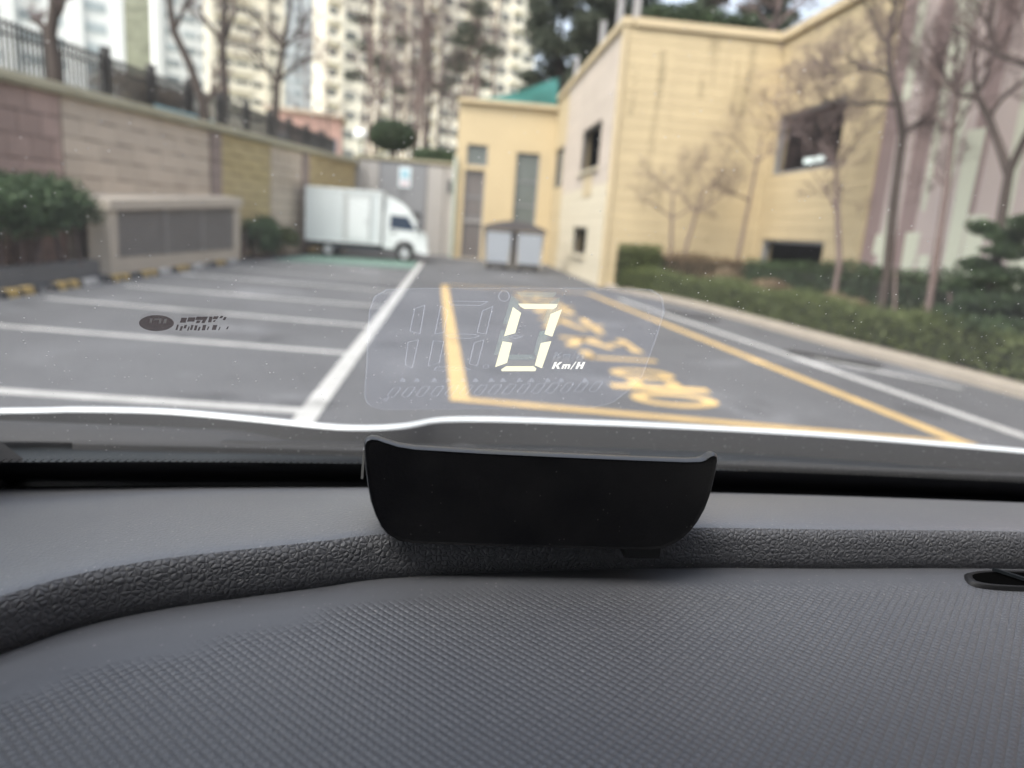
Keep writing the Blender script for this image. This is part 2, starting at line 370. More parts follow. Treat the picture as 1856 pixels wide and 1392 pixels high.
# the five syllables painted down the fire lane, each upright for someone driving in
def bar(x0, y0, x1, y1, w=.15):
    d = Vector((x1-x0, y1-y0)); d.normalize(); s = Vector((-d.y, d.x))*w/2; e = d*0
    return [(x0-s.x, y0-s.y), (x1-s.x, y1-s.y), (x1+s.x, y1+s.y), (x0+s.x, y0+s.y)]
def ring(cx, cy, rx, ry, w=.14, n=20):
    r = []
    for k in range(n):
        a, b = 2*pi*k/n, 2*pi*(k+1)/n
        r.append([(cx+(rx-w)*cos(a), cy+(ry-w*.6)*sin(a)), (cx+rx*cos(a), cy+ry*sin(a)), (cx+rx*cos(b), cy+ry*sin(b)), (cx+(rx-w)*cos(b), cy+(ry-w*.6)*sin(b))])
    return r
SYL = [
 ring(.5,.83,.36,.16) + [bar(.3,.64,.3,.48), bar(.7,.64,.7,.48), bar(0,.44,1,.44,.11)] + ring(.5,.17,.42,.17),
 [bar(0,.92,.6,.92,.11), bar(.3,.9,.02,.5), bar(.3,.9,.6,.5), bar(.9,1,.9,.36), bar(.62,.7,.9,.7,.1), bar(.16,.34,.16,.04), bar(.1,.05,.97,.05,.1)],
 [bar(.12,.97,.46,.97,.09), bar(0,.8,.6,.8,.1), bar(.3,.8,0,.16), bar(.3,.8,.62,.16), bar(.8,1,.8,0), bar(.8,.52,1.02,.52,.1)],
 [bar(.06,.96,.06,.46), bar(.5,.96,.5,.46), bar(.06,.72,.5,.72,.09), bar(.06,.49,.5,.49,.09), bar(.8,1,.8,.42), bar(.8,.7,1.02,.7,.1)] + ring(.5,.18,.4,.18),
 [bar(.5,.97,.08,.5), bar(.5,.97,.92,.5), bar(.5,.5,.5,.16), bar(0,.12,1,.12,.11)]]
for k, polys in enumerate(SYL):
    y0 = 5.88 + 2.2*k; xc = 2.12 - .055*k; w, l = .98, 1.72
    b = MB()
    for q in polys: b.poly([(xc + (u-.5)*w, y0 + v*l, .005) for u, v in q])
    o = b.build('painted_syllable', M['yellow_paint'], asphalt)
# right-hand pavement kerb curving in to the building corner, bed behind it
KERB = [(6.45, -6), (6.42, 3), (6.40, 7.1), (6.2, 8.9), (5.95, 10.6), (5.75, 12.6), (5.5, 15.2), (5.05, 17.2), (4.55, 18.6), (4.36, 19.7)]
bed = MB()
rows = []
for (x, y) in KERB: rows.append([(x, y, 0), (x+.015, y, .10), (x+.04, y+.01, .12), (x+.26, y+.03, .125)])
kb = MB()
for i in range(len(rows)-1): kb.grid([rows[i+1], rows[i]])
struct(kb.build('kerb', M['kerb'], None, False))
b = MB(); b.grid([[(x+.24, y, .10), (8.62, y, .10)] for x, y in KERB][::-1]); bd = struct(b.build('planting_bed', M['soil']))
for (x0, y0, x1, y1) in ((4.95, 9.7, 5.75, 8.75), (4.55, 14.1, 5.2, 13.1)):
    d = Vector((x1-x0, y1-y0, 0)); L_ = d.length; d.normalize(); s = Vector((-d.y, d.x, 0))*-.13
    g = thing('drain_grate', 'dark iron drain grate %s by the kerb' % ('nearer the car, beside the near hedge' if y0 < 12 else 'farther off, near the building corner'), 'drain', (x0, y0, 0), 'drain grates along the kerb')
    p = Vector((x0, y0, .012))
    MB().prism([p, p+d*L_, p+d*L_+s*2, p+s*2], (0, 0, .012)).build('frame', M['iron'], g)
    for k in range(10):
        q = p + d*(L_*(k+.3)/10) + Vector((0, 0, .013)); MB().prism([q, q+d*.035, q+d*.035+s*2, q+s*2], (0, 0, .006)).build('bar', M['dark_frame'], g)

# ------------------------------------------------------------------ retaining wall on the left, stone by stone
WA, WB = Vector((-7.5, 13.3, 0)), Vector((-4.3, 33.0, 0)); WD = (WB-WA).normalized(); WN = Vector((WD.y, -WD.x, 0)); WRZ = math.atan2(WD.y, WD.x)
def wall_pt(y, off=0, z=0):                        # point on the wall line at depth y, off metres out of its face
    t = (y-WA.y)/WD.y; p = WA + WD*t + WN*off; p.z = z; return p
def wall_top(y): return 3.18 + (y-13.3)*.0245
rw = thing('retaining_wall', 'long stone-faced retaining wall with brown, beige and ochre sections along the parking bays', 'wall', wall_pt(20))
c = MB(); ys = (2, 8, 14, 20, 26, 33)
for i in range(5):
    a, b2 = wall_pt(ys[i], -.05), wall_pt(ys[i+1], -.05); a2, b3 = wall_pt(ys[i], -.45), wall_pt(ys[i+1], -.45)
    za, zb = wall_top(ys[i]), wall_top(ys[i+1])
    up = lambda p, z: (p.x, p.y, z)
    c.add([up(a,-.1), up(b2,-.1), up(b2,zb), up(a,za), up(a2,-.1), up(b3,-.1), up(b3,zb), up(a2,za)], [(0,1,2,3),(5,4,7,6),(3,2,6,7),(1,0,4,5)])
c.build('wall_core', M['joint'], rw)
def course_run(y0, y1, ch, bl, m, proud, stagger=True, name='stone', jit=.012):
    l = (y1-y0)/WD.y
    z = 0.0; r = 0
    top0 = min(wall_top(y0), wall_top(y1))
    n = max(1, round(top0/ch)); 
    for r in range(n):
        u = -(bl*.5 if (stagger and r % 2) else 0)
        while u < l-.02:
            a, b2 = max(u, 0), min(u+bl, l)
            if b2-a > .06:
                yc = y0 + (a+b2)/2*WD.y
                h = wall_top(yc)/n
                p = wall_pt(yc, -.05 + proud/2 + random.uniform(-jit, jit)*.5, h*(r+.5))
                block(name, p, (b2-a-.018, proud+.02, h-.02), m, rw, WRZ)
            u += bl
course_run(10.2, 14.5, .38, .55, M['brown_stone'], .07)
course_run(14.55, 20.05, .36, 1.1, M['beige_stone'], .06)
course_run(20.1, 20.65, .36, .6, M['mauve_stone'], .10, False, 'pilaster_stone')
course_run(20.7, 23.9, .26, 1.3, M['ochre_stone'], .05)
course_run(23.95, 26.6, .36, .9, M['beige_stone'], .05)
course_run(26.65, 27.2, .36, .6, M['mauve_stone'], .10, False, 'pilaster_stone')
course_run(27.25, 32.9, .26, 1.5, M['ochre_stone'], .05)
for i in range(12):
    y0, y1 = 6+i*2.25, 6+(i+1)*2.25-.015
    b = MB(); P = []
    for y in (y0, y1):
        z = wall_top(y)
        P.append([wall_pt(y, .14, z), wall_pt(y, .17, z+.07), wall_pt(y, .13, z+.2), wall_pt(y, -.5, z+.25), wall_pt(y, -.5, z-.02), wall_pt(y, .14, z)])
    b.grid(P[::-1]); b.poly(P[0][:5]); b.poly(P[1][:5][::-1]); b.build('coping_stone', M['cap'], rw)
# raised park behind the walls
t = MB()
t.poly([wall_pt(2, -.42, 3.2), wall_pt(33, -.42, 3.72), (-4.0, 33.25, 3.75), (6.0, 33.6, 3.8), (30, 36, 3.9), (300, 80, 4), (300, 600, 6), (-400, 600, 6), (-400, 2, 3.2)])
struct(t.build('raised_park', M['grassland']))
# wooded slope seen between two of the towers
h = MB(); rows = []
for i in range(14):
    r = []
    for j in range(26):
        x, y = -150 + j*6, 210 + i*6
        r.append((x, y, 62*math.exp(-((x+100)/46)**2)*math.exp(-((y-262)/42)**2) + 5.5 + 1.6*sin(x*.9+y)*cos(y*.7)))
    rows.append(r)
struct(h.grid(rows[::-1]).build('hills', mat('hill_green', (.125,.13,.09), .95, .9, .3), None, True))
# end wall across the far side of the lot
ew = thing('end_wall', 'grey panelled end wall with dark central panel behind the truck', 'wall', (-2, 33, 0))
b = MB(); b.box(-4.35, 1.1, 33.06, 33.4, -.1, 4.0); b.build('wall_core', M['joint'], ew)
for x0, x1, m in ((-4.34, -3.86, 'grey_wall'), (-3.84, -3.3, 'grey_wall'), (-3.27, -2.25, 'grey_panel'), (-2.23, -1.2, 'grey_panel'), (-1.17, -.4, 'grey_wall'), (-.38, .3, 'grey_wall'), (.32, 1.08, 'grey_wall')):
    block('panel', ((x0+x1)/2, 33.04, 1.93), (x1-x0-.02, .1, 3.86), M[m], ew)
block('coping', (-1.62, 33.2, 4.04), (5.5, .46, .12), M['cap'], ew)
block('meter_box', (-1.62, 32.94, 1.72), (.42, .12, .22), M['dark_frame'], ew)
block('wall_lamp', (-.12, 32.93, 3.05), (.22, .14, .55), M['dark_frame'], ew)
sg = thing('notice_board', 'small white and pale blue notice hung on grey panel above the truck', 'sign', (-2.15, 32.97, 3.1))
block('board', (-2.15, 32.965, 3.3), (.52, .03, .88), M['sign_board'], sg)
block('print', (-2.15, 32.946, 3.42), (.34, .004, .38), M['sign_blue'], sg)
block('print', (-2.15, 32.946, 3.05), (.34, .004, .16), M['sign_pink'], sg)

# ------------------------------------------------------------------ vent box in front of the retaining wall
vb = thing('vent_housing', 'low concrete ventilation housing with louvred grille against the retaining wall', 'vent', (-6.6, 17.5, 0))
X0, X1, Y0, Y1, ZT = -7.35, -6.35, 14.35, 20.9, 1.56
def vbx(y): return -6.42 + (y-14.35)*.085       # front face follows the wall
def vprism(name, ya, yb, za, zb, d, m):
    b = MB(); b.add([(vbx(ya),ya,za),(vbx(yb),yb,za),(vbx(yb),yb,zb),(vbx(ya),ya,zb),(vbx(ya)-d,ya,za),(vbx(yb)-d,yb,za),(vbx(yb)-d,yb,zb),(vbx(ya)-d,ya,zb)],
        [(0,1,2,3),(5,4,7,6),(3,2,6,7),(1,0,4,5),(0,3,7,4),(2,1,5,6)])
    return b.build(name, m, vb)
def zt(y): return 1.34 + (y-14.35)*.05
vprism('base', 14.35, 20.9, 0, .30, .40, M['concrete'])
vprism('pillar', 14.35, 14.62, .302, 1.2, .40, M['concrete'])
vprism('pillar', 20.5, 20.9, .302, 1.46, .36, M['concrete'])
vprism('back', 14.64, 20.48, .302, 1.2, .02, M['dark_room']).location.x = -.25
b = MB(); ya, yb = 14.28, 20.97
b.add([(vbx(ya)+.05,ya,1.205),(vbx(yb)+.05,yb,1.465),(vbx(yb)+.05,yb,1.70),(vbx(ya)+.05,ya,1.40),(vbx(ya)-.9,ya,1.205),(vbx(yb)-.42,yb,1.465),(vbx(yb)-.42,yb,1.74),(vbx(ya)-.9,ya,1.44)],
    [(0,1,2,3),(5,4,7,6),(3,2,6,7),(1,0,4,5),(0,3,7,4),(2,1,5,6)]); b.build('roof', M['concrete'], vb)
gr = None
for k in range(14):
    z = .325 + k*.061; y = .325 + k*.080
    b = MB(); b.add([(vbx(14.64)-.03,14.64,z),(vbx(20.48)-.03,20.48,y),(vbx(20.48)-.10,20.48,y+.05),(vbx(14.64)-.10,14.64,z+.05),
        (vbx(14.64)-.03,14.64,z+.016),(vbx(20.48)-.03,20.48,y+.018),(vbx(20.48)-.10,20.48,y+.068),(vbx(14.64)-.10,14.64,z+.066)], [(0,1,5,4),(1,2,6,5),(2,3,7,6),(3,0,4,7),(4,5,6,7),(3,2,1,0)])
    b.build('slat', M['louvre'], vb)
for y in (16.6, 18.5): vprism('mullion', y, y+.06, .302, 1.28, .08, M['louvre']).location.x = .004

# planter kerb under the near shrub
pk = MB()
pr = [(-6.62, 6.0), (-6.62, 14.3)]
pk.box(-6.9, -6.62, 5.5, 14.3, 0, .27); tag(pk.build('planter_edge', M['dark_kerb']), 'low grey concrete planter edge below the near shrub', 'planter')
b = MB(); b.poly([(-6.89, 5.5, .2), (-6.89, 14.3, .2), (-7.44, 14.3, .2), wall_pt(5.5, 0, .2)]); struct(b.build('planter_soil', M['soil']))
b = MB(); b.poly([(-6.05, 21.0, .05), (-4.4, 33, .05), (-5.9, 33, .05), wall_pt(21, 0, .05)]); struct(b.build('verge', M['soil']))

# wheel stops at the head of the bays
STOPS = [(10.05, 'y'), (11.25, 'y'), (12.15, 'w'), (12.95, 'y'), (14.1, 'y'), (15.1, 'w'), (15.75, 'y'), (17.0, 'w'), (18.1, 'y'), (19.4, 'w')]
WHERE = ['nearest of the row at the left edge', 'second of the row from the left edge', 'short pale block, first of its kind from the left', 'third striped one from the left edge',
    'fourth striped one, near end of the vent housing', 'pale block in front of the vent housing grille', 'fifth striped one, before the middle of the vent housing', 'pale block before the far half of the vent housing', 'striped one before the far end of the vent housing', 'last pale block, just past the vent housing']
for (y, kd), wh in zip(STOPS, WHERE):
    x = -5.98 + (y-10)*.03
    ln = .9 if kd == 'y' else .42
    t = thing('wheel_stop', ('black and yellow rubber wheel stop, ' if kd == 'y' else 'grey white concrete wheel stop, ') + wh, 'wheel stop', (x, y, 0), 'wheel stops at the head of the parking bays')
    prof = [(-.075, 0), (.075, 0), (.055, .085), (.04, .105), (-.04, .105), (-.055, .085)]
    MB().prism([(x+px, y, pz) for px, pz in prof], (0, ln, 0)).build('body', M['stop_black' if kd == 'y' else 'stop_white'], t)
    if kd == 'y':
        for k in range(2):
            ys_ = y + .14 + k*.36
            MB().prism([(x+px*1.03, ys_, pz*1.025 + .001) for px, pz in prof[1:5]] , (0, .26, 0)).build('stripe', M['stop_yellow'], t)

# ------------------------------------------------------------------ yellow building on the right
def clad(parent, O, U, length, z0, z1, openings, pw, ph, choose, thick=.05, name='cladding_panel'):
    """cladding panels on a face: O corner on the ground, U unit vector along it, panels stand proud on the outside (U x Z side)"""
    O, U = Vector(O), Vector(U); Nn = Vector((U.y, -U.x, 0)); rz = math.atan2(U.y, U.x)
    edges = sorted(set([z0, z1] + [e for o in openings for e in o[2:]])); zs = [z0]
    for a, b in zip(edges, edges[1:]):
        n = max(1, round((b-a)/ph)); zs += [a + (b-a)*k/n for k in range(1, n+1)]
    for r, (a, b) in enumerate(zip(zs, zs[1:])):
        cuts = [(o[0], o[1]) for o in openings if o[2] < (a+b)/2 < o[3]]
        spans = [(0, length)]
        for c0, c1 in cuts:
            ns = []
            for s0, s1 in spans:
                if c1 <= s0 or c0 >= s1: ns.append((s0, s1)); continue
                if c0-s0 > .03: ns.append((s0, c0))
                if s1-c1 > .03: ns.append((c1, s1))
            spans = ns
        for s0, s1 in spans:
            n = max(1, round((s1-s0)/pw))
            for k in range(n):
                u0, u1 = s0+(s1-s0)*k/n, s0+(s1-s0)*(k+1)/n
                p = O + U*((u0+u1)/2) + Nn*(thick/2); p.z = (a+b)/2
                block(name, p, (u1-u0-.007, thick, b-a-.009), M[choose((u0+u1)/2, (a+b)/2)], parent, rz)
def core_wall(mb, O, U, length, z0, z1, openings, d):
    """solid wall with holes, thickness d behind the face"""
    O, U = Vector(O), Vector(U); Nn = Vector((U.y, -U.x, 0))
    us = sorted(set([0, length] + [e for o in openings for e in o[:2]])); zs = sorted(set([z0, z1] + [e for o in openings for e in o[2:]]))
    for a, b in zip(us, us[1:]):
        for c, e in zip(zs, zs[1:]):
            if any(o[0] <= (a+b)/2 <= o[1] and o[2] <= (c+e)/2 <= o[3] for o in openings): continue
            q = [O+U*a, O+U*b]; r = [p - Nn*d for p in q]
            mb.add([(q[0].x,q[0].y,c),(q[1].x,q[1].y,c),(q[1].x,q[1].y,e),(q[0].x,q[0].y,e),(r[0].x,r[0].y,c),(r[1].x,r[1].y,c),(r[1].x,r[1].y,e),(r[0].x,r[0].y,e)],
                [(0,1,2,3),(5,4,7,6),(3,2,6,7),(1,0,4,5),(0,3,7,4),(2,1,5,6)])
yb_ = thing('yellow_building', 'yellow tiled parking building with dark square openings and pinkish side bay', 'building', (6.5, 20, 0))
A0, A1, XA, XC, YB, YC, HT = 19.8, 31.5, 4.3, 8.6, 19.8, 14.5, 7.0
# side A faces -X: run along -Y so that the outside is on the U x Z side
opA = [(A1-25.0, A1-21.75, 3.4, 4.78), (A1-25.2, A1-22.6, .75, 1.64), (A1-31.2, A1-28.9, 3.2, 4.78)]
opC = [(YB-19.35, YB-16.0, 3.34, 4.86), (YB-19.35, YB-16.0, .62, 1.65)]
cw = MB()
core_wall(cw, (XA, A1, 0), (0, -1, 0), A1-A0, -.1, HT, opA, .25)
core_wall(cw, (XA+.002, YB+.002, 0), (1, 0, 0), XC-XA-.002, -.1, HT-.001, [], .24)
core_wall(cw, (XC, YB+.24, 0), (0, -1, 0), YB+.24-YC, -.1, HT-.002, [(o[0]+.24, o[1]+.24, o[2], o[3]) for o in opC], .25)
cw.build('wall', M['yellow_core'], yb_)
def chooseA(u, z):
    y = A1-u
    if y < 20.7: return 'yellow_tile'
    if y < 27.7: return 'pink_tile' if z > 3.0 else 'pale_tile'
    return 'yellow_tile'
clad(yb_, (XA, A1, 0), (0, -1, 0), A1-A0, 0, HT-.25, opA, 2.9, .30, chooseA)
clad(yb_, (XA-.05, YB, 0), (1, 0, 0), XC-XA+.05, 0, HT-.25, [], 1.45, .30, lambda u, z: 'yellow_tile')
clad(yb_, (XC, YB-.05, 0), (0, -1, 0), YB-.05-YC, 0, HT-.25, [(o[0]-.05, o[1]-.05, o[2], o[3]) for o in opC], 1.7, .30, lambda u, z: 'yellow_tile')
block('parapet', (XA-.02, (A0+A1)/2-.06, HT-.1), (.25, A1-A0+.12, .20), M['yellow_trim'], yb_)
block('parapet', ((XA+XC)/2+.1, YB-.02, HT-.097), (XC-XA-.14, .24, .204), M['yellow_trim'], yb_)
block('parapet', (XC-.03, (YB+YC)/2-.1, HT-.103), (.27, YB-YC-.14, .198), M['yellow_trim'], yb_)
block('corner_trim', (XA-.06, YB-.05, 3.37), (.13, .13, 6.74), M['yellow_trim'], yb_)
# floors, ceilings and back walls of the parking decks seen through the openings
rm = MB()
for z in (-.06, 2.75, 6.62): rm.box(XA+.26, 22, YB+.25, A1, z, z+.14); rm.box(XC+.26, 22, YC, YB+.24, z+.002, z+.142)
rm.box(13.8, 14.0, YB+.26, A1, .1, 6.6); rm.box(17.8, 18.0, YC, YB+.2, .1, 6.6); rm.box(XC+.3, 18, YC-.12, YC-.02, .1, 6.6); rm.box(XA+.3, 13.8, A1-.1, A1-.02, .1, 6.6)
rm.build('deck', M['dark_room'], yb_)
def frame_on(parent, O, U, o, d, w, m):
    """dark frame lining an opening"""
    O, U = Vector(O), Vector(U); Nn = Vector((U.y, -U.x, 0)); rz = math.atan2(U.y, U.x)
    for (u0, u1, z0, z1) in ((o[0], o[0]+w, o[2]+w, o[3]-w), (o[1]-w, o[1], o[2]+w, o[3]-w), (o[0], o[1], o[2], o[2]+w), (o[0], o[1], o[3]-w, o[3])):
        p = O + U*((u0+u1)/2) - Nn*d; p.z = (z0+z1)/2
        block('window_frame', p, (u1-u0, .12, z1-z0), m, parent, rz)
for o in opA: frame_on(yb_, (XA, A1, 0), (0, -1, 0), o, .06, .07, M['dark_frame'])
for o in opC: frame_on(yb_, (XC, YB, 0), (0, -1, 0), o, .06, .07, M['grey_panel'])
for o in (opA[0], opA[1]):
    p = Vector((XA-.09, A1-(o[0]+o[1])/2, o[2]-.04)); block('window_sill', p, (.12, o[1]-o[0]+.2, .07), M['pale_tile'], yb_)
block('window_pane', (XA+.1, A1-(opA[2][0]+opA[2][1])/2, 3.99), (.02, 2.1, 1.42), M['glass_far'], yb_)
block('wall_patch', (XA-.062, 23.2, 2.95), (.02, 1.5, .75), M['yellow_trim'], yb_)
stain = new_mat('stain'); sm_, st_, sp_ = stain
_g = N(st_, 'ShaderNodeNewGeometry'); _m = N(st_, 'ShaderNodeMapping'); _m.inputs['Scale'].default_value = (5, 5, .8); st_.links.new(_g.outputs['Position'], _m.inputs[0])
_n = N(st_, 'ShaderNodeTexNoise'); _n.inputs['Scale'].default_value = 1.0; _n.inputs['Detail'].default_value = 5; st_.links.new(_m.outputs[0], _n.inputs['Vector'])
sp_.inputs['Base Color'].default_value = (.22, .19, .11, 1); sp_.inputs['Roughness'].default_value = .9
st_.links.new(math_node(st_, 'MULTIPLY', math_node(st_, 'MAXIMUM', math_node(st_, 'SUBTRACT', _n.outputs['Fac'], .42), 0), 1.1), sp_.inputs['Alpha'])
for x, w, z0, z1 in ((XA+1.02, .24, 4.3, 6.3), (XA+.95, .2, 2.2, 4.4), (XA+.3, .22, 4.6, 5.9), (XA+2.3, .5, 5.2, 6.7), (XA+3.3, .6, 4.8, 6.7)):
    MB().poly([(x-w/2, YB-.0535, z0), (x+w*.3, YB-.0535, z0), (x+w/2, YB-.0535, z1), (x-w*.4, YB-.0535, z1)]).build('rain_streak', sm_, yb_)
tl = thing('ceiling_lamp', 'lit strip lamp inside the upper garage opening', 'lamp', (11, 22, 4.1))
b = MB(); b.box(10.94, 11.06, 21.45, 22.55, 4.10, 4.24); lampo = b.build('tube', M['tube_lamp'], tl)
b = MB(); b.box(10.9, 11.1, 21.4, 22.6, 4.245, 4.28); b.build('housing', M['roof_post'], tl)
for y in (21.6, 22.4): MB().tube([(11, y, 4.275), (11, y, 6.62)], .012, 5).build('rod', M['iron'], tl)

# roof planting, posts and green net
def leaf_quads(pts, size, flat=0.0, seed=0):
    rs = np.random.RandomState(seed); n = len(pts)
    a = rs.normal(size=(n, 3)); a /= np.linalg.norm(a, axis=1)[:, None]
    c = rs.normal(size=(n, 3)); c[:, 2] *= (1-flat)
    a[:, 2] *= (1-flat); a /= np.linalg.norm(a, axis=1)[:, None]
    c -= a*(a*c).sum(1)[:, None]; c /= np.linalg.norm(c, axis=1)[:, None] + 1e-9
    s = size*rs.uniform(.6, 1.3, (n, 1))
    v = np.stack([pts-a*s, pts-c*s*.45, pts+a*s, pts+c*s*.45], 1).reshape(-1, 3)
    return v, np.arange(n*4).reshape(-1, 4)
def leaves(name, pts, size, m, parent=None, flat=0.0, seed=0):
    v, f = leaf_quads(np.asarray(pts, float), size, flat, seed)
    me = bpy.data.meshes.new(name); n = len(f)
    me.vertices.add(len(v)); me.vertices.foreach_set('co', v.astype(np.float32).ravel())
    me.loops.add(n*4); me.loops.foreach_set('vertex_index', f.ravel().astype(np.int32))
    me.polygons.add(n); me.polygons.foreach_set('loop_start', np.arange(0, n*4, 4, dtype=np.int32)); me.polygons.foreach_set('loop_total', np.full(n, 4, np.int32))
    me.update(calc_edges=True)
    return link(name, me, m, parent)
def blob_pts(c, r, n, seed, shell=.55, lump=.25):
    """points in a lumpy ellipsoid, denser towards its skin"""
    rs = np.random.RandomState(seed); d = rs.normal(size=(n, 3)); d /= np.linalg.norm(d, axis=1)[:, None]
    k = rs.normal(size=(6, 3))*2.2; ph = rs.uniform(0, 6.28, 6)
    l = 1 + lump*np.sin(d @ k.T + ph).mean(1)*2
    rad = (shell + (1-shell)*rs.uniform(size=n)**.6)*l
    return np.array(c) + d*rad[:, None]*np.array(r)
def box_pts(path, w, z0, z1, n, seed, jit=.05):
    """points over the top and sides of a hedge that follows path [(x,y)..]"""
    rs = np.random.RandomState(seed); P = np.array(path, float); seg = np.linalg.norm(np.diff(P, axis=0), axis=1); cum = np.r_[0, seg.cumsum()]
    t = rs.uniform(0, cum[-1], n); i = np.clip(np.searchsorted(cum, t)-1, 0, len(seg)-1); f = (t-cum[i])/seg[i]
    p = P[i] + (P[i+1]-P[i])*f[:, None]; d = (P[i+1]-P[i])/seg[i][:, None]; s = np.stack([-d[:, 1], d[:, 0]], 1)
    per = rs.uniform(0, 2*(z1-z0)+w, n); u = np.empty(n); z = np.empty(n); h = z1-z0
    a = per < h; b = (per >= h) & (per < h+w); c = per >= h+w
    u[a] = -w/2; z[a] = z0+per[a]; u[b] = -w/2+(per[b]-h); z[b] = z1; u[c] = w/2; z[c] = z1-(per[c]-h-w)
    z += .05*np.sin(t*2.1+u*3)*(z > z1-.02) 
    q = np.c_[p + s*(u+rs.normal(0, jit, n))[:, None], z+rs.normal(0, jit, n)]
    return q
rp = thing('roof_shrubs', 'dark clipped shrubs along the roof edge of the yellow building', 'shrub', (6, 20.6, HT))
leaves('foliage', box_pts([(4.9, 20.6), (7.9, 20.7)], .8, 6.9, 7.42, 4200, 3, .09), .07, M['leaf_dark'], rp, seed=4)
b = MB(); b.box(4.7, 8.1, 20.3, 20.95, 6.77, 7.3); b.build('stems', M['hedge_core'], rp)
for i, (y, hgt, wh) in enumerate(((20.25, 1.1, 'at the near corner'), (22.4, 1.3, 'second from the near corner'), (24.9, 1.3, 'third from the near corner'), (29.9, 1.3, 'beside the teal net'))):
    t = thing('roof_post', 'grey post standing on the roof edge of the yellow building, ' + wh, 'post', (XA+.3, y, HT), 'posts on the roof edge')
    block('post', (XA+.3, y, HT-.25+hgt/2+.05), (.16, .16, hgt+.2), M['roof_post'], t); block('cap', (XA+.3, y, HT+hgt-.09), (.2, .2, .05), M['roof_post'], t)

# far yellow block across the end
fb = thing('entrance_block', 'plain yellow entrance block with tall dark door and tall greenish window', 'building', (2.2, 31.6, 0))
op = [(.50, 1.38, 3.93, 4.78), (.46, 1.32, .02, 3.75), (2.62, 3.62, 1.5, 4.62)]
fw = MB(); core_wall(fw, (.08, 31.52, 0), (1, 0, 0), 4.5, -.1, 6.45, [(a-.08, b-.08, c, d) for a, b, c, d in op], .3)
fw.box(.08, .38, 31.83, 40, -.1, 6.45); fw.build('wall', M['yellow_stucco'], fb)
b = MB(); b.box(.1, 14, 31.84, 40, 6.2, 6.4); b.build('roof', M['concrete'], fb)
block('parapet', (2.2, 31.5, 6.5), (4.4, .4, .16), M['yellow_trim'], fb)
for k, (a, c, d, e) in enumerate(op):
    m = ('glass_far', 'door_grey', 'glass_far')[k]; nm = ('window', 'door', 'window')[k]
    b = MB(); b.box(a+.05, c-.05, 31.66, 31.7, d+.05, e-.05); w = b.build(nm, M[m], fb)
    for (x0, x1, z0, z1) in ((a, a+.05, d, e), (c-.05, c, d, e), (a+.05, c-.05, d, d+.05), (a+.05, c-.05, e-.05, e)):
        b = MB(); b.box(x0, x1, 31.6, 31.72, z0, z1); b.build('frame', M['grey_panel'], w)
    for z in ((), (1.55, 1.75, 2.6), (2.4, 3.4))[k]:
        b = MB(); b.box(a+.05, c-.05, 31.63, 31.66, z, z+.06); b.build('transom', M['grey_panel'], w)
block('door_mat_band', (.9, 31.6, 1.62), (.8, .05, .1), M['grey_wall'], fb)
t = thing('downpipe', 'pale green downpipe at the left edge of the entrance block', 'pipe', (.02, 31.4, 0))
MB().tube([(.06, 31.38, 0), (.06, 31.38, 4.2)], .085, 10).build('pipe', M['pale_green_pipe'], t)
for z in (.8, 2.3, 3.8): block('bracket', (.06, 31.42, z), (.24, .16, .06), M['pale_green_pipe'], t)
t = thing('green_net', 'teal netting sagging from the roof post over the entrance block', 'net', (3, 31.8, 6.5))
rows = []
for i in range(9):
    f = i/8; x = .75 + 3.45*f; top = 6.68 + 1.15*f**1.5
    rows.append([(x, 31.95 + .05*sin(9*f+k), 6.5 + (top-6.5)*k/5 ) for k in range(6)])
MB().grid(rows).build('net', M['teal_net'], t, True)
MB().tube([r[-1] for r in rows], .02, 5).build('rope', M['teal_net'], t)
for x, z in ((4.12, 7.78), (3.3, 7.2)): MB().tube([(x, 32.0, 6.4), (x, 32.0, z)], .035, 6).build('stake', M['iron'], t)
for k in range(7):
    x = 2.2+.27*k; MB().tube([(x, 31.9, 6.4), (x, 31.9, 6.55+.12*k)], .012, 4).build('wire', M['iron'], t)

# mural wall on the right
mw = thing('mural_wall', 'mauve wall painted with pale green and brown vertical bands behind the bare trees', 'wall', (8.6, 9, 0))
b = MB(); b.box(8.6, 8.95, -4, YC-.01, -.1, 9.5); b.build('wall', M['mural'], mw)
def paint(name, yz, m, d): MB().poly([(8.6-d, y, z) for y, z in yz]).build(name, M[m], mw)
def band(yc, w0, w1, z0, z1, m, d=.004, lean=0.0):
    paint('painted_band', [(yc-w0/2, z0), (yc+w0/2, z0), (yc+lean+w1/2, z1), (yc+lean-w1/2, z1)], m, d)
band(14.25, .5, .5, 0, 9.4, 'mural_dark'); band(13.15, .5, .42, 0, 9.4, 'mural_dark'); band(11.6, .35, .5, 2.2, 9.4, 'mural_dark'); band(9.6, .4, .4, 0, 9.4, 'mural_dark'); band(12.5, .3, .25, 4.5, 9.4, 'mural_dark')
band(13.75, .28, .14, 1.0, 2.9, 'mural_pale', .007); band(13.75, .7, .62, 1.45, 1.85, 'mural_pale', .010); band(13.75, .2, .26, 3.0, 3.3, 'mural_pale', .007)
band(13.9, .26, .36, 4.4, 9.0, 'mural_pale', .007); band(12.75, .12, .3, 2.3, 5.2, 'mural_pale', .007); band(12.9, .30, .42, .2, 1.9, 'mural_pale', .007); band(12.45, .36, .30, 0.1, 1.5, 'mural_pale', .013)
band(12.2, .16, .28, 2.4, 4.4, 'mural_pale', .007); band(11.75, .30, .44, .2, 3.6, 'mural_pale', .007); band(11.3, .5, .42, .2, 2.2, 'mural_pale', .010); band(12.6, .5, .7, 4.6, 6.4, 'mural_pale', .010)
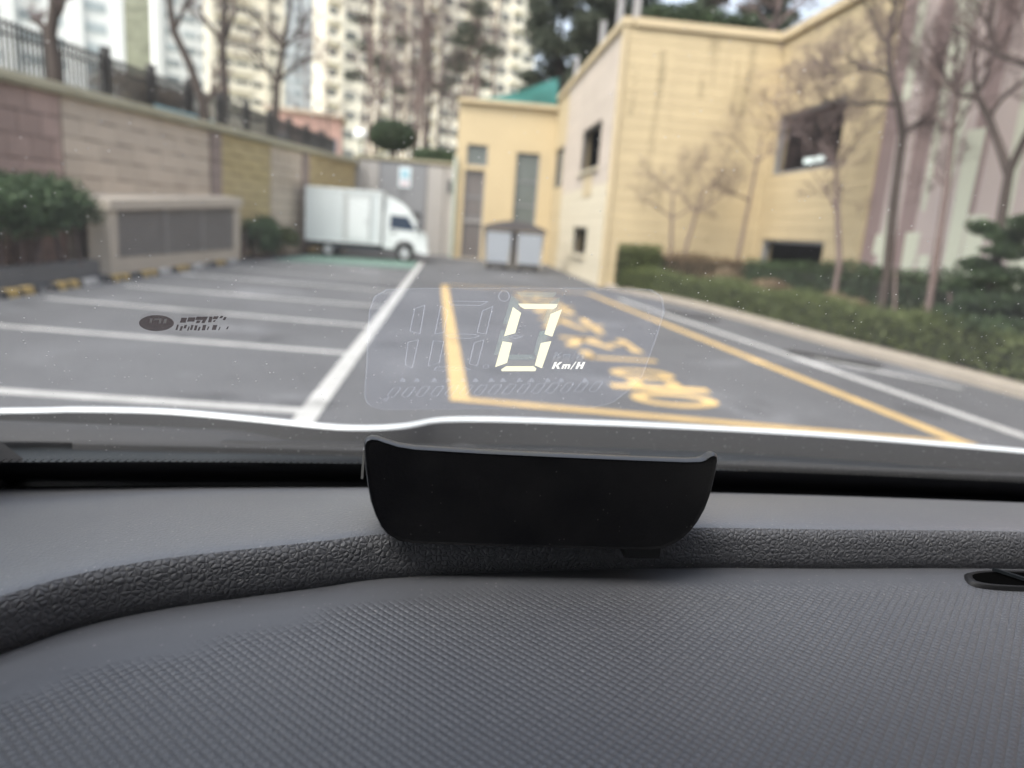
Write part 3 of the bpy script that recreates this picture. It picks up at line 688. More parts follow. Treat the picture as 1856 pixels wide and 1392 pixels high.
band(10.75, .22, .3, .2, 5.4, 'mural_pale', .007); band(10.2, .55, .5, .2, 1.9, 'mural_pale', .007); band(10.6, .7, .6, 4.2, 5.2, 'mural_pale', .013); band(9.4, .3, .34, .2, 4.2, 'mural_pale', .007); band(8.7, .4, .3, .2, 2.4, 'mural_pale', .007)

# ------------------------------------------------------------------ bare trees
def grow(mb_big, mb_small, p, d, length, r, depth, rs, spread=.6, upward=.12, small_at=2, kids=(3, 4)):
    n = 4; pts = [p.copy()]; q = p.copy(); dd = d.normalized()
    for i in range(n):
        dd = (dd + Vector(rs.normal(0, .13, 3)) + Vector((0, 0, upward*.3))).normalized()
        q = q + dd*(length/n); pts.append(q.copy())
    rad = [max(r*(1-.5*i/n), .0035) for i in range(n+1)]
    (mb_small if depth <= small_at else mb_big).tube(pts, rad, 3 if depth <= small_at else 6, cap=False)
    if depth == 0: return
    for k in range(rs.randint(*kids)+1):
        f = .35 + .65*(k+rs.uniform(.2, .8))/(kids[1]+.5); i = min(int(f*n), n-1)
        b = pts[i].lerp(pts[i+1], f*n-i) if i < n else pts[n]
        side = Vector(rs.normal(0, 1, 3)); t = (pts[i+1]-pts[i]).normalized(); side = (side - t*side.dot(t)).normalized()
        nd = (t*(1-spread*.5) + side*spread + Vector((0, 0, upward))).normalized()
        grow(mb_big, mb_small, b, nd, length*rs.uniform(.55, .78), rad[min(i+1, n)]*.62, depth-1, rs, spread, upward, small_at, kids)
def tree_meshes(name, trunk, rad, branches, seed, depth=4, bl=1.5, spread=.65, upward=.1, m='bark', tw='twig', kids=(3, 4), parent=None):
    """trunk: polyline; branches: (index on trunk, direction, length scale)"""
    rs = np.random.RandomState(seed); big, small = MB(), MB()
    P = [Vector(p) for p in trunk]
    big.tube(P, rad, 8, cap=False)
    for (i, d, k) in branches: grow(big, small, P[i], Vector(d), bl*k, rad[i]*.7, depth, rs, spread, upward, 2, kids)
    a = big.build('trunk', M[m], parent, True); b = small.build('crown', M[tw], parent, False)
    return a, b
def bare_tree(label, base, trunk, rad, branches, seed, group=None, name='bare_tree', **kw):
    t = thing(name, label, 'tree', base, group)
    tree_meshes(name, trunk, rad, branches, seed, parent=t, **kw)
    return t
# the three by the mural wall
bare_tree('tall dark-trunked bare tree in front of the seam of yellow building and mural wall', (7.3, 11.45, .1),
    [(7.3,11.42,.05),(7.3,11.44,1.1),(7.3,11.62,2.3),(7.3,11.72,3.4),(7.3,11.98,3.9),(7.3,12.35,4.4),(7.3,12.62,5.0),(7.3,12.6,5.6),(7.3,12.3,6.3)],
    [.095,.082,.074,.068,.062,.058,.052,.043,.025], [(5,(-.15,.9,.35),1.0),(5,(0,.9,.6),.9),(6,(-.2,.8,.5),.9),(6,(.1,-.6,.7),1.0),(7,(0,-.7,.6),1.0),(7,(-.3,.5,.7),1.0),(8,(0,-.4,.9),1.0),(8,(.1,.5,.8),1.0),(4,(-.4,.7,.25),1.0),(3,(0,-.75,.25),.5)], 21, depth=4, bl=1.25, upward=.05)
bare_tree('slim bare tree with many fine twigs, middle one before the mural wall', (7.3, 10.25, .1),
    [(7.3,10.22,.05),(7.3,10.28,1.2),(7.3,10.38,2.5),(7.3,10.5,3.3),(7.3,10.55,3.85),(7.3,10.5,4.5)],
    [.058,.053,.047,.04,.035,.02], [(4,(0,-.8,.5),1.0),(4,(0,.8,.5),1.0),(5,(0,.3,.9),1.1),(5,(-.3,-.3,.9),1.1),(3,(.1,.8,.5),1.0),(3,(-.2,-.8,.3),.9),(2,(0,.8,.45),.8),(4,(-.6,.2,.5),1.0)], 22, depth=4, bl=.95, m='bark_pale', upward=.12)
bare_tree('forked bare tree at the right edge with a limb arching over the mural wall', (7.3, 9.05, .1),
    [(7.3,9.0,.05),(7.3,9.08,1.25),(7.3,9.16,2.0),(7.3,9.2,2.65),(7.3,9.05,3.05),(7.3,8.7,3.7),(7.3,8.4,4.4)],
    [.08,.068,.062,.056,.046,.038,.025], [(5,(0,.2,.9),1.2),(5,(-.2,-.5,.8),1.0),(6,(0,.5,.8),1.2),(6,(0,-.3,.9),1.0),(4,(0,-.8,.5),1.0)], 23, depth=4, bl=1.2)
tA = bpy.data.objects['bare_tree.002']
b = MB(); b.tube([(7.3,9.2,2.6),(7.3,9.45,2.95),(7.3,9.8,3.4),(7.3,10.1,3.72),(7.3,10.45,3.8),(7.3,10.6,3.82)], [.062,.055,.05,.045,.035,.02], 7, False); b.build('limb', M['bark'], tA, True)
bb, ss = MB(), MB(); rs = np.random.RandomState(5)
for pt, d in (((7.3,10.1,3.72),(-.1,.5,.8)), ((7.3,10.45,3.8),(0,.7,.5)), ((7.3,9.8,3.4),(.1,-.1,1)), ((7.3,10.6,3.82),(0,.4,.9)), ((7.3,10.1,3.75),(0,-.4,.9))): grow(bb, ss, Vector(pt), Vector(d), .9, .03, 3, rs)
bb.v and bb.build('limb', M['bark'], tA, True); ss.build('crown', M['twig'], tA)
# high limb crossing the top right corner belongs to a tree just outside the frame
bare_tree('bare tree mostly beyond the right edge, its high limb hanging in at the top corner', (7.1, 7.6, .1),
    [(7.1,7.6,.05),(7.1,7.6,1.5),(7.1,7.7,2.8),(7.1,8.3,3.4),(7.1,9.0,3.9),(7.1,9.6,4.15),(7.1,9.9,4.6),(7.1,9.9,5.2)], [.09,.08,.07,.055,.05,.045,.035,.025],
    [(5,(0,.8,.3),1),(6,(0,.5,.8),1),(7,(0,-.2,1),1),(7,(0,.6,.7),1),(4,(0,-.2,.9),1)], 29, depth=3, bl=1.0)
# small trees in front of the plain yellow face
bare_tree('small bare tree close to the yellow face near the building corner', (5.85, 18.9, .1), [(5.9,18.9,.05),(5.87,18.9,1.3),(5.8,18.9,2.0),(5.75,18.9,2.6)], [.045,.04,.034,.024],
    [(3,(-.7,0,.6),1),(3,(.6,0,.7),1),(2,(-.8,0,.35),1),(2,(.7,0,.4),1)], 31, depth=3, bl=.8, m='bark_pale', tw='bark_pale')
bare_tree('small leaning bare tree between two others on the yellow face', (6.3, 18.9, .1), [(6.2,18.9,.05),(6.3,18.9,1.4),(6.45,18.9,2.2),(6.6,18.9,2.8)], [.05,.042,.036,.024],
    [(3,(-.5,0,.7),1),(3,(.7,0,.5),1),(2,(-.7,0,.5),1),(2,(.7,0,.6),1)], 32, depth=3, bl=.8, m='bark_pale', tw='bark_pale')
bare_tree('thin upright bare tree before the inner corner of the yellow building', (7.75, 18.9, .1), [(7.72,18.9,.05),(7.76,18.9,1.3),(7.85,18.9,2.6),(7.9,18.9,3.6),(7.95,18.9,4.2)], [.055,.05,.04,.03,.018],
    [(4,(-.5,0,.8),1),(4,(.3,-.2,.9),1),(3,(-.8,0,.4),1),(3,(.3,-.5,.5),1),(2,(-.9,0,.5),1),(2,(-.7,-.3,.1),.8)], 33, depth=3, bl=.95, m='bark_pale', tw='bark_pale')
bare_tree('crooked bare trunk below the big upper garage opening', (7.6, 13.6, .1), [(7.6,13.5,.05),(7.6,13.5,1.2),(7.6,13.9,2.2),(7.6,14.2,3.0)], [.065,.058,.05,.036],
    [(3,(0,.6,.6),1.2),(3,(0,-.5,.8),1.2),(2,(0,.8,.4),1.0),(3,(-.3,.2,.9),1.2)], 34, depth=4, bl=1.0, m='bark_pale')

# ------------------------------------------------------------------ hedges and shrubs on the right
hp = [(6.72, 2.5), (6.74, 6.0), (6.7, 8.0), (6.5, 9.8), (6.25, 11.4), (6.05, 13.4), (5.75, 15.6), (5.2, 17.4), (4.55, 18.8)]
def hedge(name, label, path, w, z0, z1, n, size, m, seed, core=True):
    t = thing(name, label, 'hedge', (*path[len(path)//2], z0))
    leaves('foliage', box_pts(path, w, z0, z1, n, seed, .06), size, M[m], t, .1, seed)
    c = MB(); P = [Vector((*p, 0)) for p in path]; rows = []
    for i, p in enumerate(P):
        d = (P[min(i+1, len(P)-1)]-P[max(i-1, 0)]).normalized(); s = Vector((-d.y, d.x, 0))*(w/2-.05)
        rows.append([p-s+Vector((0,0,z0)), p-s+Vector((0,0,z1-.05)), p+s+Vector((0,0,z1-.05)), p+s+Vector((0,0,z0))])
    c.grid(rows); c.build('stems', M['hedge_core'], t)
    return t
hedge('hedge', 'low clipped green hedge running along the kerb', [(x+.28, y) for x, y in hp], .62, .12, .57, 52000, .030, 'leaf_hedge', 41)
hedge('hedge', 'taller dark hedge at the foot of the mural wall', [(7.95, 4.0), (7.95, 8), (7.95, 12.0), (7.95, 15.0)], .55, .1, 1.15, 22000, .034, 'leaf_dark', 42)
hedge('hedge', 'green hedge at the foot of the plain yellow face', [(4.5, 18.95), (5.6, 18.95)], .6, .1, 1.12, 6500, .032, 'leaf_hedge', 43)
hedge('hedge', 'thin brownish hedge along the yellow face', [(5.7, 18.9), (8.2, 18.9)], .45, .1, 1.0, 9000, .034, 'leaf_brown', 44)
hedge('hedge', 'dark green hedge below the lower garage opening', [(8.05, 15.2), (8.05, 18.5)], .5, .1, 1.02, 9000, .032, 'leaf_dark', 45)
for i, (x, y, s, lb) in enumerate(((6.9, 14.8, .38, 'dry brown shrub behind the low hedge, below the crooked trunk'), (6.6, 16.8, .42, 'dry brown shrub behind the far end of the low hedge'), (7.15, 12.3, .34, 'dry brown shrub beside the tall dark trunk'))):
    t = thing('dry_shrub', lb, 'shrub', (x, y, .1), 'dry shrubs in the bed'); leaves('foliage', blob_pts((x, y, .1+s*.9), (s*1.3, s*1.5, s*.95), 2600, 50+i, .2), .045, M['leaf_brown'], t, seed=60+i)
    b = MB(); rs = np.random.RandomState(i)
    for k in range(9): b.tube([(x, y, .08), (x+rs.uniform(-.3,.3), y+rs.uniform(-.3,.3), .1+s*1.3)], [.012, .005], 4, False)
    b.build('stems', M['bark'], t)
# cloud-pruned conifer at the right edge
cp = thing('cloud_pruned_conifer', 'cloud-pruned conifer with flat dark green pads at the right edge', 'tree', (7.05, 8.75, .1))
MB().tube([(7.0,8.78,.05),(7.02,8.8,.6),(6.98,8.7,1.0),(7.0,8.74,1.5),(6.98,8.7,1.95)], [.06,.055,.045,.035,.02], 7, False).build('trunk', M['bark'], cp, True)
for k, (x, y, z, rx, rz) in enumerate(((6.95,8.95,1.88,.22,.10),(7.0,8.62,1.78,.26,.10),(6.95,8.42,1.6,.34,.11),(6.95,8.95,1.42,.3,.12),(7.0,8.5,1.3,.42,.13),(6.95,9.1,1.1,.34,.13),(6.95,8.55,.98,.5,.15),(6.95,8.95,.8,.4,.14),(6.9,8.4,.7,.45,.15),(6.95,8.15,1.95,.36,.10))):
    leaves('foliage_pad', blob_pts((x, y, z), (rx*.9, rx, rz), 1500, 70+k, .3), .03, M['leaf_dark'], cp, .4, 80+k)
    MB().tube([(7.0, 8.74, z-.12), ((x+7.0)/2, (y+8.74)/2, z-.08), (x, y, z-.03)], [.022,.018,.01], 5, False).build('branch', M['bark'], cp)
for i, (y, dy, lb) in enumerate(((11.0, .55, 'leaning wooden prop, left one of two before the mural wall'), (9.7, .5, 'leaning wooden prop, right one of two before the mural wall'))):
    o = MB().tube([(6.95, y-dy, .3), (7.15, y, 1.2)], .018, 6).build('tree_prop', M['bark_pale']); tag(o, lb, 'prop', 'props for the bare trees')

# shrubs on the left
def shrub(label, c, r, n, m, seed, base, size=.05, stems=12):
    t = thing('shrub', label, 'shrub', base)
    rs = np.random.RandomState(seed); pts = []
    for k in range(9):
        a = rs.normal(size=3); a /= np.linalg.norm(a); a[2] = abs(a[2])*.8-.15
        cc = np.array(c) + a*np.array(r)*.62; pts.append(blob_pts(cc, np.array(r)*rs.uniform(.40, .66), n//9, seed+k, .25, .4))
    leaves('foliage', np.vstack(pts), size, M[m], t, .1, seed)
    b = MB()
    for k in range(stems):
        x, y = base[0]+rs.uniform(-.7, .7)*r[0], base[1]+rs.uniform(-.7, .7)*r[1]
        b.tube([(x, y, base[2]), (x+rs.uniform(-.1, .1), y+rs.uniform(-.1, .1), c[2]*.6+base[2]*.4), (x+rs.uniform(-.3, .3)*r[0], y+rs.uniform(-.3, .3)*r[1], c[2]+.1)], [.03, .022, .01], 5, False)
    b.build('stems', M['bark_pale'], t); return t
shrub('large rounded green shrub over the grey planter at the left edge', (-6.98, 12.1, 1.18), (.66, 2.5, .68), 22000, 'leaf_shrub', 90, (-7.08, 12.1, .18), .05, 34)
shrub('green shrub beyond the vent housing', (-5.78, 22.5, .72), (.5, 1.5, .72), 12000, 'leaf_shrub', 101, (-5.85, 22.5, .04), .05, 18)
shrub('small pale green shrub behind the truck tail', (-5.4, 24.6, .55), (.3, .8, .45), 4000, 'leaf_hedge', 112, (-5.6, 24.9, .04), .045, 6)
shrub('dry brown shrub low beside the truck tail', (-5.75, 23.7, .32), (.32, .7, .28), 2200, 'leaf_brown', 113, (-5.75, 23.7, .04), .045, 6)
t = thing('dome_topiary', 'dark round clipped bush on top of the end wall', 'bush', (-2.95, 34.9, 3.75))
leaves('foliage', blob_pts((-2.95, 34.9, 5.2), (1.12, .95, .68), 11000, 120, .75, .06), .06, M['leaf_dark'], t, 0, 121)
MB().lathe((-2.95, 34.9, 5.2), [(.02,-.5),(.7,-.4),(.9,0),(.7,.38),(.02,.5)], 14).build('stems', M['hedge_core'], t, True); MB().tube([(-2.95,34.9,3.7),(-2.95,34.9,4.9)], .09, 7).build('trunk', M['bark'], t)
hedge('hedge', 'low dark green hedge on the end wall beside the entrance block', [(-1.9, 34.0), (.0, 34.1)], .7, 3.72, 4.55, 6000, .05, 'leaf_shrub', 46)
t = thing('globe_lamp', 'white globe park lamp on short post left of the round clipped bush', 'lamp', (-4.3, 34.4, 3.75))
MB().lathe((-4.32, 34.4, 5.05), [(.005,-.30),(.17,-.25),(.28,-.1),(.3,.02),(.25,.17),(.14,.27),(.005,.3)], 18).build('globe', M['lamp_globe'], t, True)
MB().tube([(-4.32,34.4,3.7),(-4.32,34.4,4.78)], .05, 8).build('post', M['pale_green_pipe'], t)

# ------------------------------------------------------------------ iron fence and trees above the retaining wall
fn = thing('iron_fence', 'dark iron picket fence on top of the retaining wall', 'fence', wall_pt(20, -1.0, 3.5))
def fz(y): return wall_top(y) + .05
def ftop(y): return 4.46 + (y-14.6)*.012
y = 12.2; k = 0
pk_me = None
while y < 33.2:
    p = wall_pt(y, -1.0, 0); z0, z1 = fz(y), ftop(y)
    if k % 14 == 0: block('post', (p.x, p.y, (z0+z1)/2+.08), (.16, .16, z1-z0+.2), M['iron'], fn, WRZ)
    else: block('picket', (p.x, p.y, (z0+z1)/2), (.034, .034, z1-z0), M['iron'], fn, WRZ)
    y += .125; k += 1
for dz in (.16, 'top', 'mid'):
    q = []
    for yy in (12.2, 19, 26, 33.1):
        z = fz(yy)+.16 if dz == .16 else (ftop(yy)-.06 if dz == 'top' else ftop(yy)-.24); q.append(wall_pt(yy, -1.0, z))
    MB().tube(q, .026, 4).build('rail', M['iron'], fn)
def park_tree(label, y, off, trunk, rad, br, seed, **kw):
    p = wall_pt(y, off, wall_top(y)); o = Vector((p.x, p.y, p.z))
    return bare_tree(label, o, [o + Vector(q) for q in trunk], rad, br, seed, **kw)
park_tree('thick dark bare trunk with stub branches above the brown stones of the wall', 14.9, -.32,
    [(0,0,0),(0.02,0,.6),(-.03,0,1.1),(.03,0,1.35),(.12,0,1.9),(.1,0,2.5),(.15,0,3.2)], [.145,.125,.11,.10,.085,.07,.05],
    [(3,(.7,.1,.6),.55),(2,(-.7,0,.5),.4),(4,(.8,.1,.45),.9),(4,(-.7,.2,.5),1),(5,(.5,.3,.8),1.2),(6,(-.4,.1,.9),1.4),(6,(.6,0,.8),1.4),(5,(-.8,0,.4),1.1)], 131, depth=3, bl=1.0, upward=.2)
park_tree('slender leaning bare tree above the dark pilaster of the wall', 21.0, -.6,
    [(0,0,0),(-.02,0,.7),(-.35,0,1.7),(-.75,0,2.5),(-.85,0,3.4),(-1.1,0,4.4),(-1.2,0,5.4)], [.15,.13,.11,.10,.085,.07,.05],
    [(1,(.6,0,.7),.5),(3,(.6,0,.8),1),(4,(-.5,.2,.8),1),(5,(.6,0,.7),1),(6,(-.3,0,.9),1.2),(6,(.5,0,.9),1.2)], 132, depth=3, bl=1.4, upward=.2)
park_tree('straight bare tree above the first ochre section of the wall', 24.5, -1.8,
    [(0,0,0),(.05,0,1.5),(0,0,3),(.12,0,4.5),(.1,0,6)], [.15,.14,.12,.10,.07], [(2,(-.6,0,.7),.8),(2,(.5,.3,.8),.8),(3,(.6,0,.7),1),(3,(-.5,0,.8),1),(4,(.2,0,.9),1.2),(4,(-.5,0,.8),1.2)], 133, depth=3, bl=1.5, upward=.2)
park_tree('wide twiggy bare tree before the low pink house', 28.0, -1.6,
    [(0,0,0),(.05,0,1.3),(0.1,0,2.4),(.3,0,3.6),(.55,0,5)], [.16,.14,.12,.10,.07], [(2,(-.7,0,.7),1),(2,(.7,0,.7),1),(3,(.7,0,.6),1),(3,(-.7,0,.7),1.1),(4,(.3,0,.9),1.2),(4,(-.5,0,.8),1.2),(3,(0,.7,.6),1)], 134, depth=4, bl=1.5, upward=.15, kids=(3,4))
# brown bare hedge and blue board behind the fence
t = thing('bare_shrub', 'leafless reddish brown shrub mass behind the iron fence', 'shrub', wall_pt(19.3, -1.5, 3.4))
leaves('foliage', box_pts([wall_pt(18.4, -1.6)[:2], wall_pt(21.6, -1.7)[:2]], .6, 3.45, 4.25, 4200, 140, .1), .06, M['leaf_brown'], t, seed=141)
b = MB(); rs = np.random.RandomState(9)
for k in range(40):
    p = wall_pt(18.3+3.3*k/40, -1.6, 3.35); b.tube([p, p+Vector((rs.uniform(-.2,.2), rs.uniform(-.2,.2), rs.uniform(.7,1.0)))], [.014,.006], 4, False)
b.build('stems', M['twig'], t)
t = thing('blue_board', 'low pale blue board beside the fence above the dark pilaster', 'board', wall_pt(20, -.7, 3.5))
for k in range(4):
    p = wall_pt(19.2+.72*k, -.72, 3.62+.018*k); block('panel', p, (.7, .03, .24), M['blue_board'], t, WRZ)

# wood of bare trees in the park: a few grown, the rest copies
protos = []
for s in range(4):
    rs = np.random.RandomState(200+s); base = Vector((0, 0, 0))
    P = [Vector((0,0,0))]
    for k in range(6): P.append(P[-1] + Vector((rs.normal(0,.14), rs.normal(0,.14), 1.75)))
    t = thing('park_tree', 'tall bare tree in the wood between the yellow block and the towers', 'tree', (0, 0, 0), 'bare wood behind the end wall')
    tree_meshes('park_tree', P, [.095,.09,.082,.074,.064,.05,.03], [(2,(.7,.2,.6),.7),(3,(-.7,.1,.6),.9),(3,(.5,-.4,.7),.9),(4,(.6,.3,.7),1),(4,(-.6,.3,.7),1),(5,(.4,-.2,.8),1.1),(5,(-.5,.2,.8),1),(6,(.1,.1,1),1)], 210+s, depth=3, bl=1.7, parent=t, upward=.15, m='bark_pale')
    if s == 0:
        pts = np.vstack([blob_pts((rs.normal(0, .9), rs.normal(0, .9), rs.uniform(6.5, 11)), (.9, .9, .45), 420, 220+s*9+k, .2) for k in range(5)])
        leaves('foliage', pts, .11, M['leaf_pine'], t, .2, 230+s)
    protos.append(t)
rs = np.random.RandomState(77); spots = []
for k in range(24):
    y = 35.8 + 24*rs.uniform()**1.2; xpix = rs.uniform(-.135, .075) if k < 22 else rs.uniform(-.22, -.13)
    spots.append((xpix*y, y, rs.uniform(.75, 1.25)))
used = [False]*4
for k, (x, y, sc_) in enumerate(spots):
    src = protos[k % 4]
    if not used[k % 4]: r = src; used[k % 4] = True
    else:
        r = src.copy(); COL.objects.link(r)
        for ch in src.children:
            c2 = ch.copy(); COL.objects.link(c2); c2.parent = r
    r.location = (x, y, 3.7); r.rotation_euler = (0, 0, rs.uniform(0, 6.28)); r.scale = (sc_, sc_, sc_)
# pines over the yellow building
PINE = [('dark pine crown rising over the teal net', (4.75, 36.5), 10.8, 1.9), ('tall dark pine directly behind the roof corner of the yellow building', (8.6, 38.5), 12.8, 2.4), ('dark pine seen between the roof posts', (6.3, 34.8), 9.4, 1.5), ('dark pine behind the roof shrubs', (11.6, 36.0), 11.2, 2.2), ('broad dark pine above the roof shrubs, farther right', (15.5, 38.0), 11.0, 2.4)]
for i, (lb, (x, y), top, wd) in enumerate(PINE):
    t = thing('pine_tree', lb, 'tree', (x, y, 3.7)); rs = np.random.RandomState(300+i)
    MB().tube([(x, y, 3.6), (x+.1, y, top*.55), (x, y, top+1.5)], [.24, .17, .06], 8).build('trunk', M['bark'], t, True)
    pts = []; br = MB()
    for k in range(34):
        a = rs.uniform(0, 6.28); z = 5.6 + (top+3.2-5.6)*(k+.5)/34; rr = wd*(1-.5*(k/34))*rs.uniform(.3, .9)
        c = (x+rr*cos(a), y+rr*sin(a), z); br.tube([(x, y, z-.5), c], [.05, .02], 4, False)
        pts.append(blob_pts(c, (.75+.3*rs.uniform(), .75, .42), 700, 310+i*30+k, .15))
    leaves('crown', np.vstack(pts), .115, M['leaf_pine'], t, 0, 320+i); br.build('branches', M['bark'], t)
bare_tree('pinkish twiggy tree standing on the deck behind the inner corner of the yellow building', (8.9, 21.5, 6.8), [(8.9,21.5,6.76),(8.9,21.5,7.6),(9.0,21.5,8.4)], [.09,.08,.06],
    [(1,(-.7,0,.5),1),(1,(.7,0,.5),1),(2,(-.6,0,.7),1.1),(2,(.6,0,.7),1.1),(2,(0,.4,.9),1.1),(1,(-.3,-.5,.7),1)], 141, depth=4, bl=1.2, m='bark_pale', tw='bark_pale')

# ------------------------------------------------------------------ apartment towers
def tower(label, P0, length, depth, h, m, floor_h, cols, zr, win_w, win_h, wm, ang=30, pil=None, bands=None, u0=0.0):
    a = radians(ang); U = Vector((cos(a), sin(a), 0)); V = Vector((-sin(a), cos(a), 0)); P0 = Vector((*P0, 0)); rz = a
    t = thing('apartment_tower', label, 'building', P0)
    q = [P0 + U*u0, P0+U*length, P0+U*length+V*depth, P0+U*u0+V*depth]
    MB().prism([(p.x, p.y, 2) for p in q], (0, 0, h)).build('wall', M[m], t)
    MB().prism([(p.x, p.y, h+2) for p in (P0+U*(length*.3)+V*2, P0+U*(length*.6)+V*2, P0+U*(length*.6)+V*(depth-2), P0+U*(length*.3)+V*(depth-2))], (0, 0, 3)).build('roof_house', M[m], t)
    n0, n1 = int(zr[0]/floor_h), int(zr[1]/floor_h)
    for f in range(n0, n1):
        z = 4 + f*floor_h
        for (u, ww, kind) in cols:
            if kind == 'b':
                p = P0 + U*u - V*.35; block('balcony', (p.x, p.y, z+.15), (ww+.5, .7, 1.0), M[bands or m], t, rz)
            p = P0 + U*u - V*.02; block('window', (p.x, p.y, z+1.25), (ww, .12, win_h), M[wm], t, rz)
    for u, w in (pil or []):
        p = P0 + U*u - V*.3; block('pilaster', (p.x, p.y, 2+h/2), (w, .7, h-.01), M[m if not bands else bands], t, rz)
    return t
tower('broad cream apartment tower with dark window rows behind the bare wood', (-20.2, 116), 38.5, 5, 62, 'tower_cream', 2.85, [(1.3+2.75*k, 2.0 if k % 3 else 1.4, 'w' if k % 3 else 'b') for k in range(14)], (7, 44), 0, 1.2, 'tower_window', pil=[(2.7+5.5*k, .5) for k in range(6)])
tower('narrow cream apartment tower with dark balcony rows above the ochre wall section', (-41.2, 130), 12.4, 4, 66, 'tower_cream', 2.85, [(2.4, 2.4, 'b'), (5.2, 2.2, 'b'), (7.8, 2.0, 'w'), (10.6, 2.0, 'w')], (9, 51), 0, .8, 'tower_window', pil=[(.5, .6), (9.2, .5)])
tower('pale bluish white apartment tower left of the narrow cream one', (-57.5, 150), 10.4, 4, 70, 'tower_white', 2.8, [(3.2, 2.4, 'w'), (6.2, 2.4, 'w'), (8.9, 1.8, 'w')], (9, 54), 0, 1.1, 'tower_window_pale', pil=[(.7, 1.3)])
tower('grey white apartment tower at the left edge with bright vertical piers', (-62, 108), 15.6, 5, 60, 'tower_white', 2.8, [(-11.0, 2.4, 'w'), (-7.5, 2.4, 'w'), (-3.5, 2.6, 'w'), (-.2, 2.0, 'w'), (4.2, 2.6, 'w'), (7.2, 1.6, 'w'), (12.0, 2.6, 'w')], (6, 36), 0, 1.3, 'tower_window_pale', pil=[(-5.6, 1.0), (1.8, 1.3), (9.6, 1.6), (14.9, 1.0)], u0=-16)
tower('distant grey apartment tower in the gap between the two cream towers', (-45, 190), 15, 5, 70, 'tower_grey', 2.8, [(2.5+3.4*k, 2.0, 'w') for k in range(4)], (12, 64), 0, 1.1, 'tower_window_pale')
ph = thing('pink_house', 'low salmon pink house behind the fence below the towers', 'building', (-12.5, 60, 3.8))
b = MB(); b.prism([(-14.2, 58, 3.5), (-9.0, 60, 3.5), (-9.8, 66, 3.5), (-15, 64, 3.5)], (0, 0, 5.4)); b.build('wall', M['pink_house'], ph)
b = MB(); b.prism([(-14.5, 57.7, 8.9), (-8.7, 59.8, 8.9), (-9.6, 66.3, 8.9), (-15.3, 64.2, 8.9)], (0, 0, .3)); b.build('roof', M['tower_tan'], ph)
a = math.atan2(2, 5.2)
for k, u in enumerate((1.1, 3.0, 4.7)):
    p = Vector((-14.2, 58, 0)) + Vector((5.2, 2, 0)).normalized()*u
    block('window', (p.x, p.y-.02, 6.2), (1.0, .1, 2.2), M['house_glass'], ph, a)

# ------------------------------------------------------------------ box truck
tk = thing('box_truck', 'small white box truck parked against the far end wall', 'truck', (-3, 26.6, 0))
TY0, TY1 = 25.75, 27.45
def tbox(name, x0, x1, y0, y1, z0, z1, m, parent=tk): b = MB(); b.box(x0, x1, y0, y1, z0, z1); return b.build(name, M[m], parent)
cargo = tbox('cargo_box', -5.02, -2.42, TY0, TY1, .56, 2.32, 'truck_box')
for (x0, x1, z0, z1, nm) in ((-5.04, -2.40, 2.27, 2.35, 'edge_rail'), (-5.04, -2.40, .52, .59, 'edge_rail')): tbox(nm, x0, x1, TY0-.02, TY1+.02, z0, z1, 'truck_white', cargo)
for x in (-5.04, -3.74, -2.47): tbox('edge_rail', x, x+.07, TY0-.025, TY0+.02, .6, 2.262, 'truck_trim' if x > -5 else 'truck_white', cargo)
dr = tbox('side_door', -3.58, -2.86, TY0-.03, TY0-.002, .66, 2.1, 'truck_white', tk)
for (x0, x1, z0, z1) in ((-3.64, -3.585, .62, 2.16), (-2.855, -2.80, .62, 2.16), (-3.585, -2.855, 2.105, 2.16)): tbox('door_frame', x0, x1, TY0-.04, TY0-.003, z0, z1, 'truck_trim', dr)
tbox('handle', -2.96, -2.92, TY0-.055, TY0-.031, 1.15, 1.4, 'steel', dr)
tbox('chassis', -4.95, -1.3, 25.95, 27.25, .33, .515, 'chassis')
tbox('underrun_rail', -4.1, -2.5, 25.8, 25.85, .30, .46, 'chassis')
# cab: side profile with nose, raked screen and roof fairing
prof = [(-2.36,.42),(-1.95,.42),(-1.93,.55),(-1.80,.70),(-1.60,.75),(-1.40,.70),(-1.27,.55),(-1.25,.36),(-.86,.34),(-.82,.50),(-.83,.84),(-.90,.99),(-1.02,1.06),(-1.36,1.62),(-1.50,1.70),(-2.30,1.74),(-2.36,1.70)]
MB().prism([(x, TY0+.06, z) for x, z in prof], (0, 1.58, 0)).build('cab', M['truck_white'], tk)
fair = [(-2.34,1.735),(-1.46,1.71),(-1.62,1.90),(-1.88,2.08),(-2.14,2.18),(-2.34,2.21)]
MB().prism([(x, TY0+.16, z) for x, z in fair], (0, 1.38, 0)).build('roof_fairing', M['truck_white'], tk)
win = [(-2.14,1.12),(-1.22,1.08),(-1.30,1.22),(-1.47,1.50),(-1.56,1.56),(-2.12,1.58)]
MB().prism([(x, TY0+.05, z) for x, z in win], (0, .008, 0)).build('side_window', M['truck_glass'], tk)
ws_ = [(-1.04,1.09),(-1.34,1.59)]
MB().add([(-1.03,TY0+.14,1.09),(-1.03,TY1-.1,1.09),(-1.345,TY1-.1,1.615),(-1.345,TY0+.14,1.615)], [(0,1,2,3)]).build('windscreen', M['truck_glass'], tk)
for (a, b2) in (((-2.18,.62),(-2.18,1.6)), ((-1.24,1.04),(-1.24,.72)), ((-2.18,.62),(-1.92,.58))):
    MB().tube([(a[0], TY0+.058, a[1]), (b2[0], TY0+.058, b2[1])], .007, 4).build('door_seam', M['truck_trim'], tk)
tbox('door_handle', -2.10, -1.94, TY0+.03, TY0+.06, .98, 1.02, 'chassis')
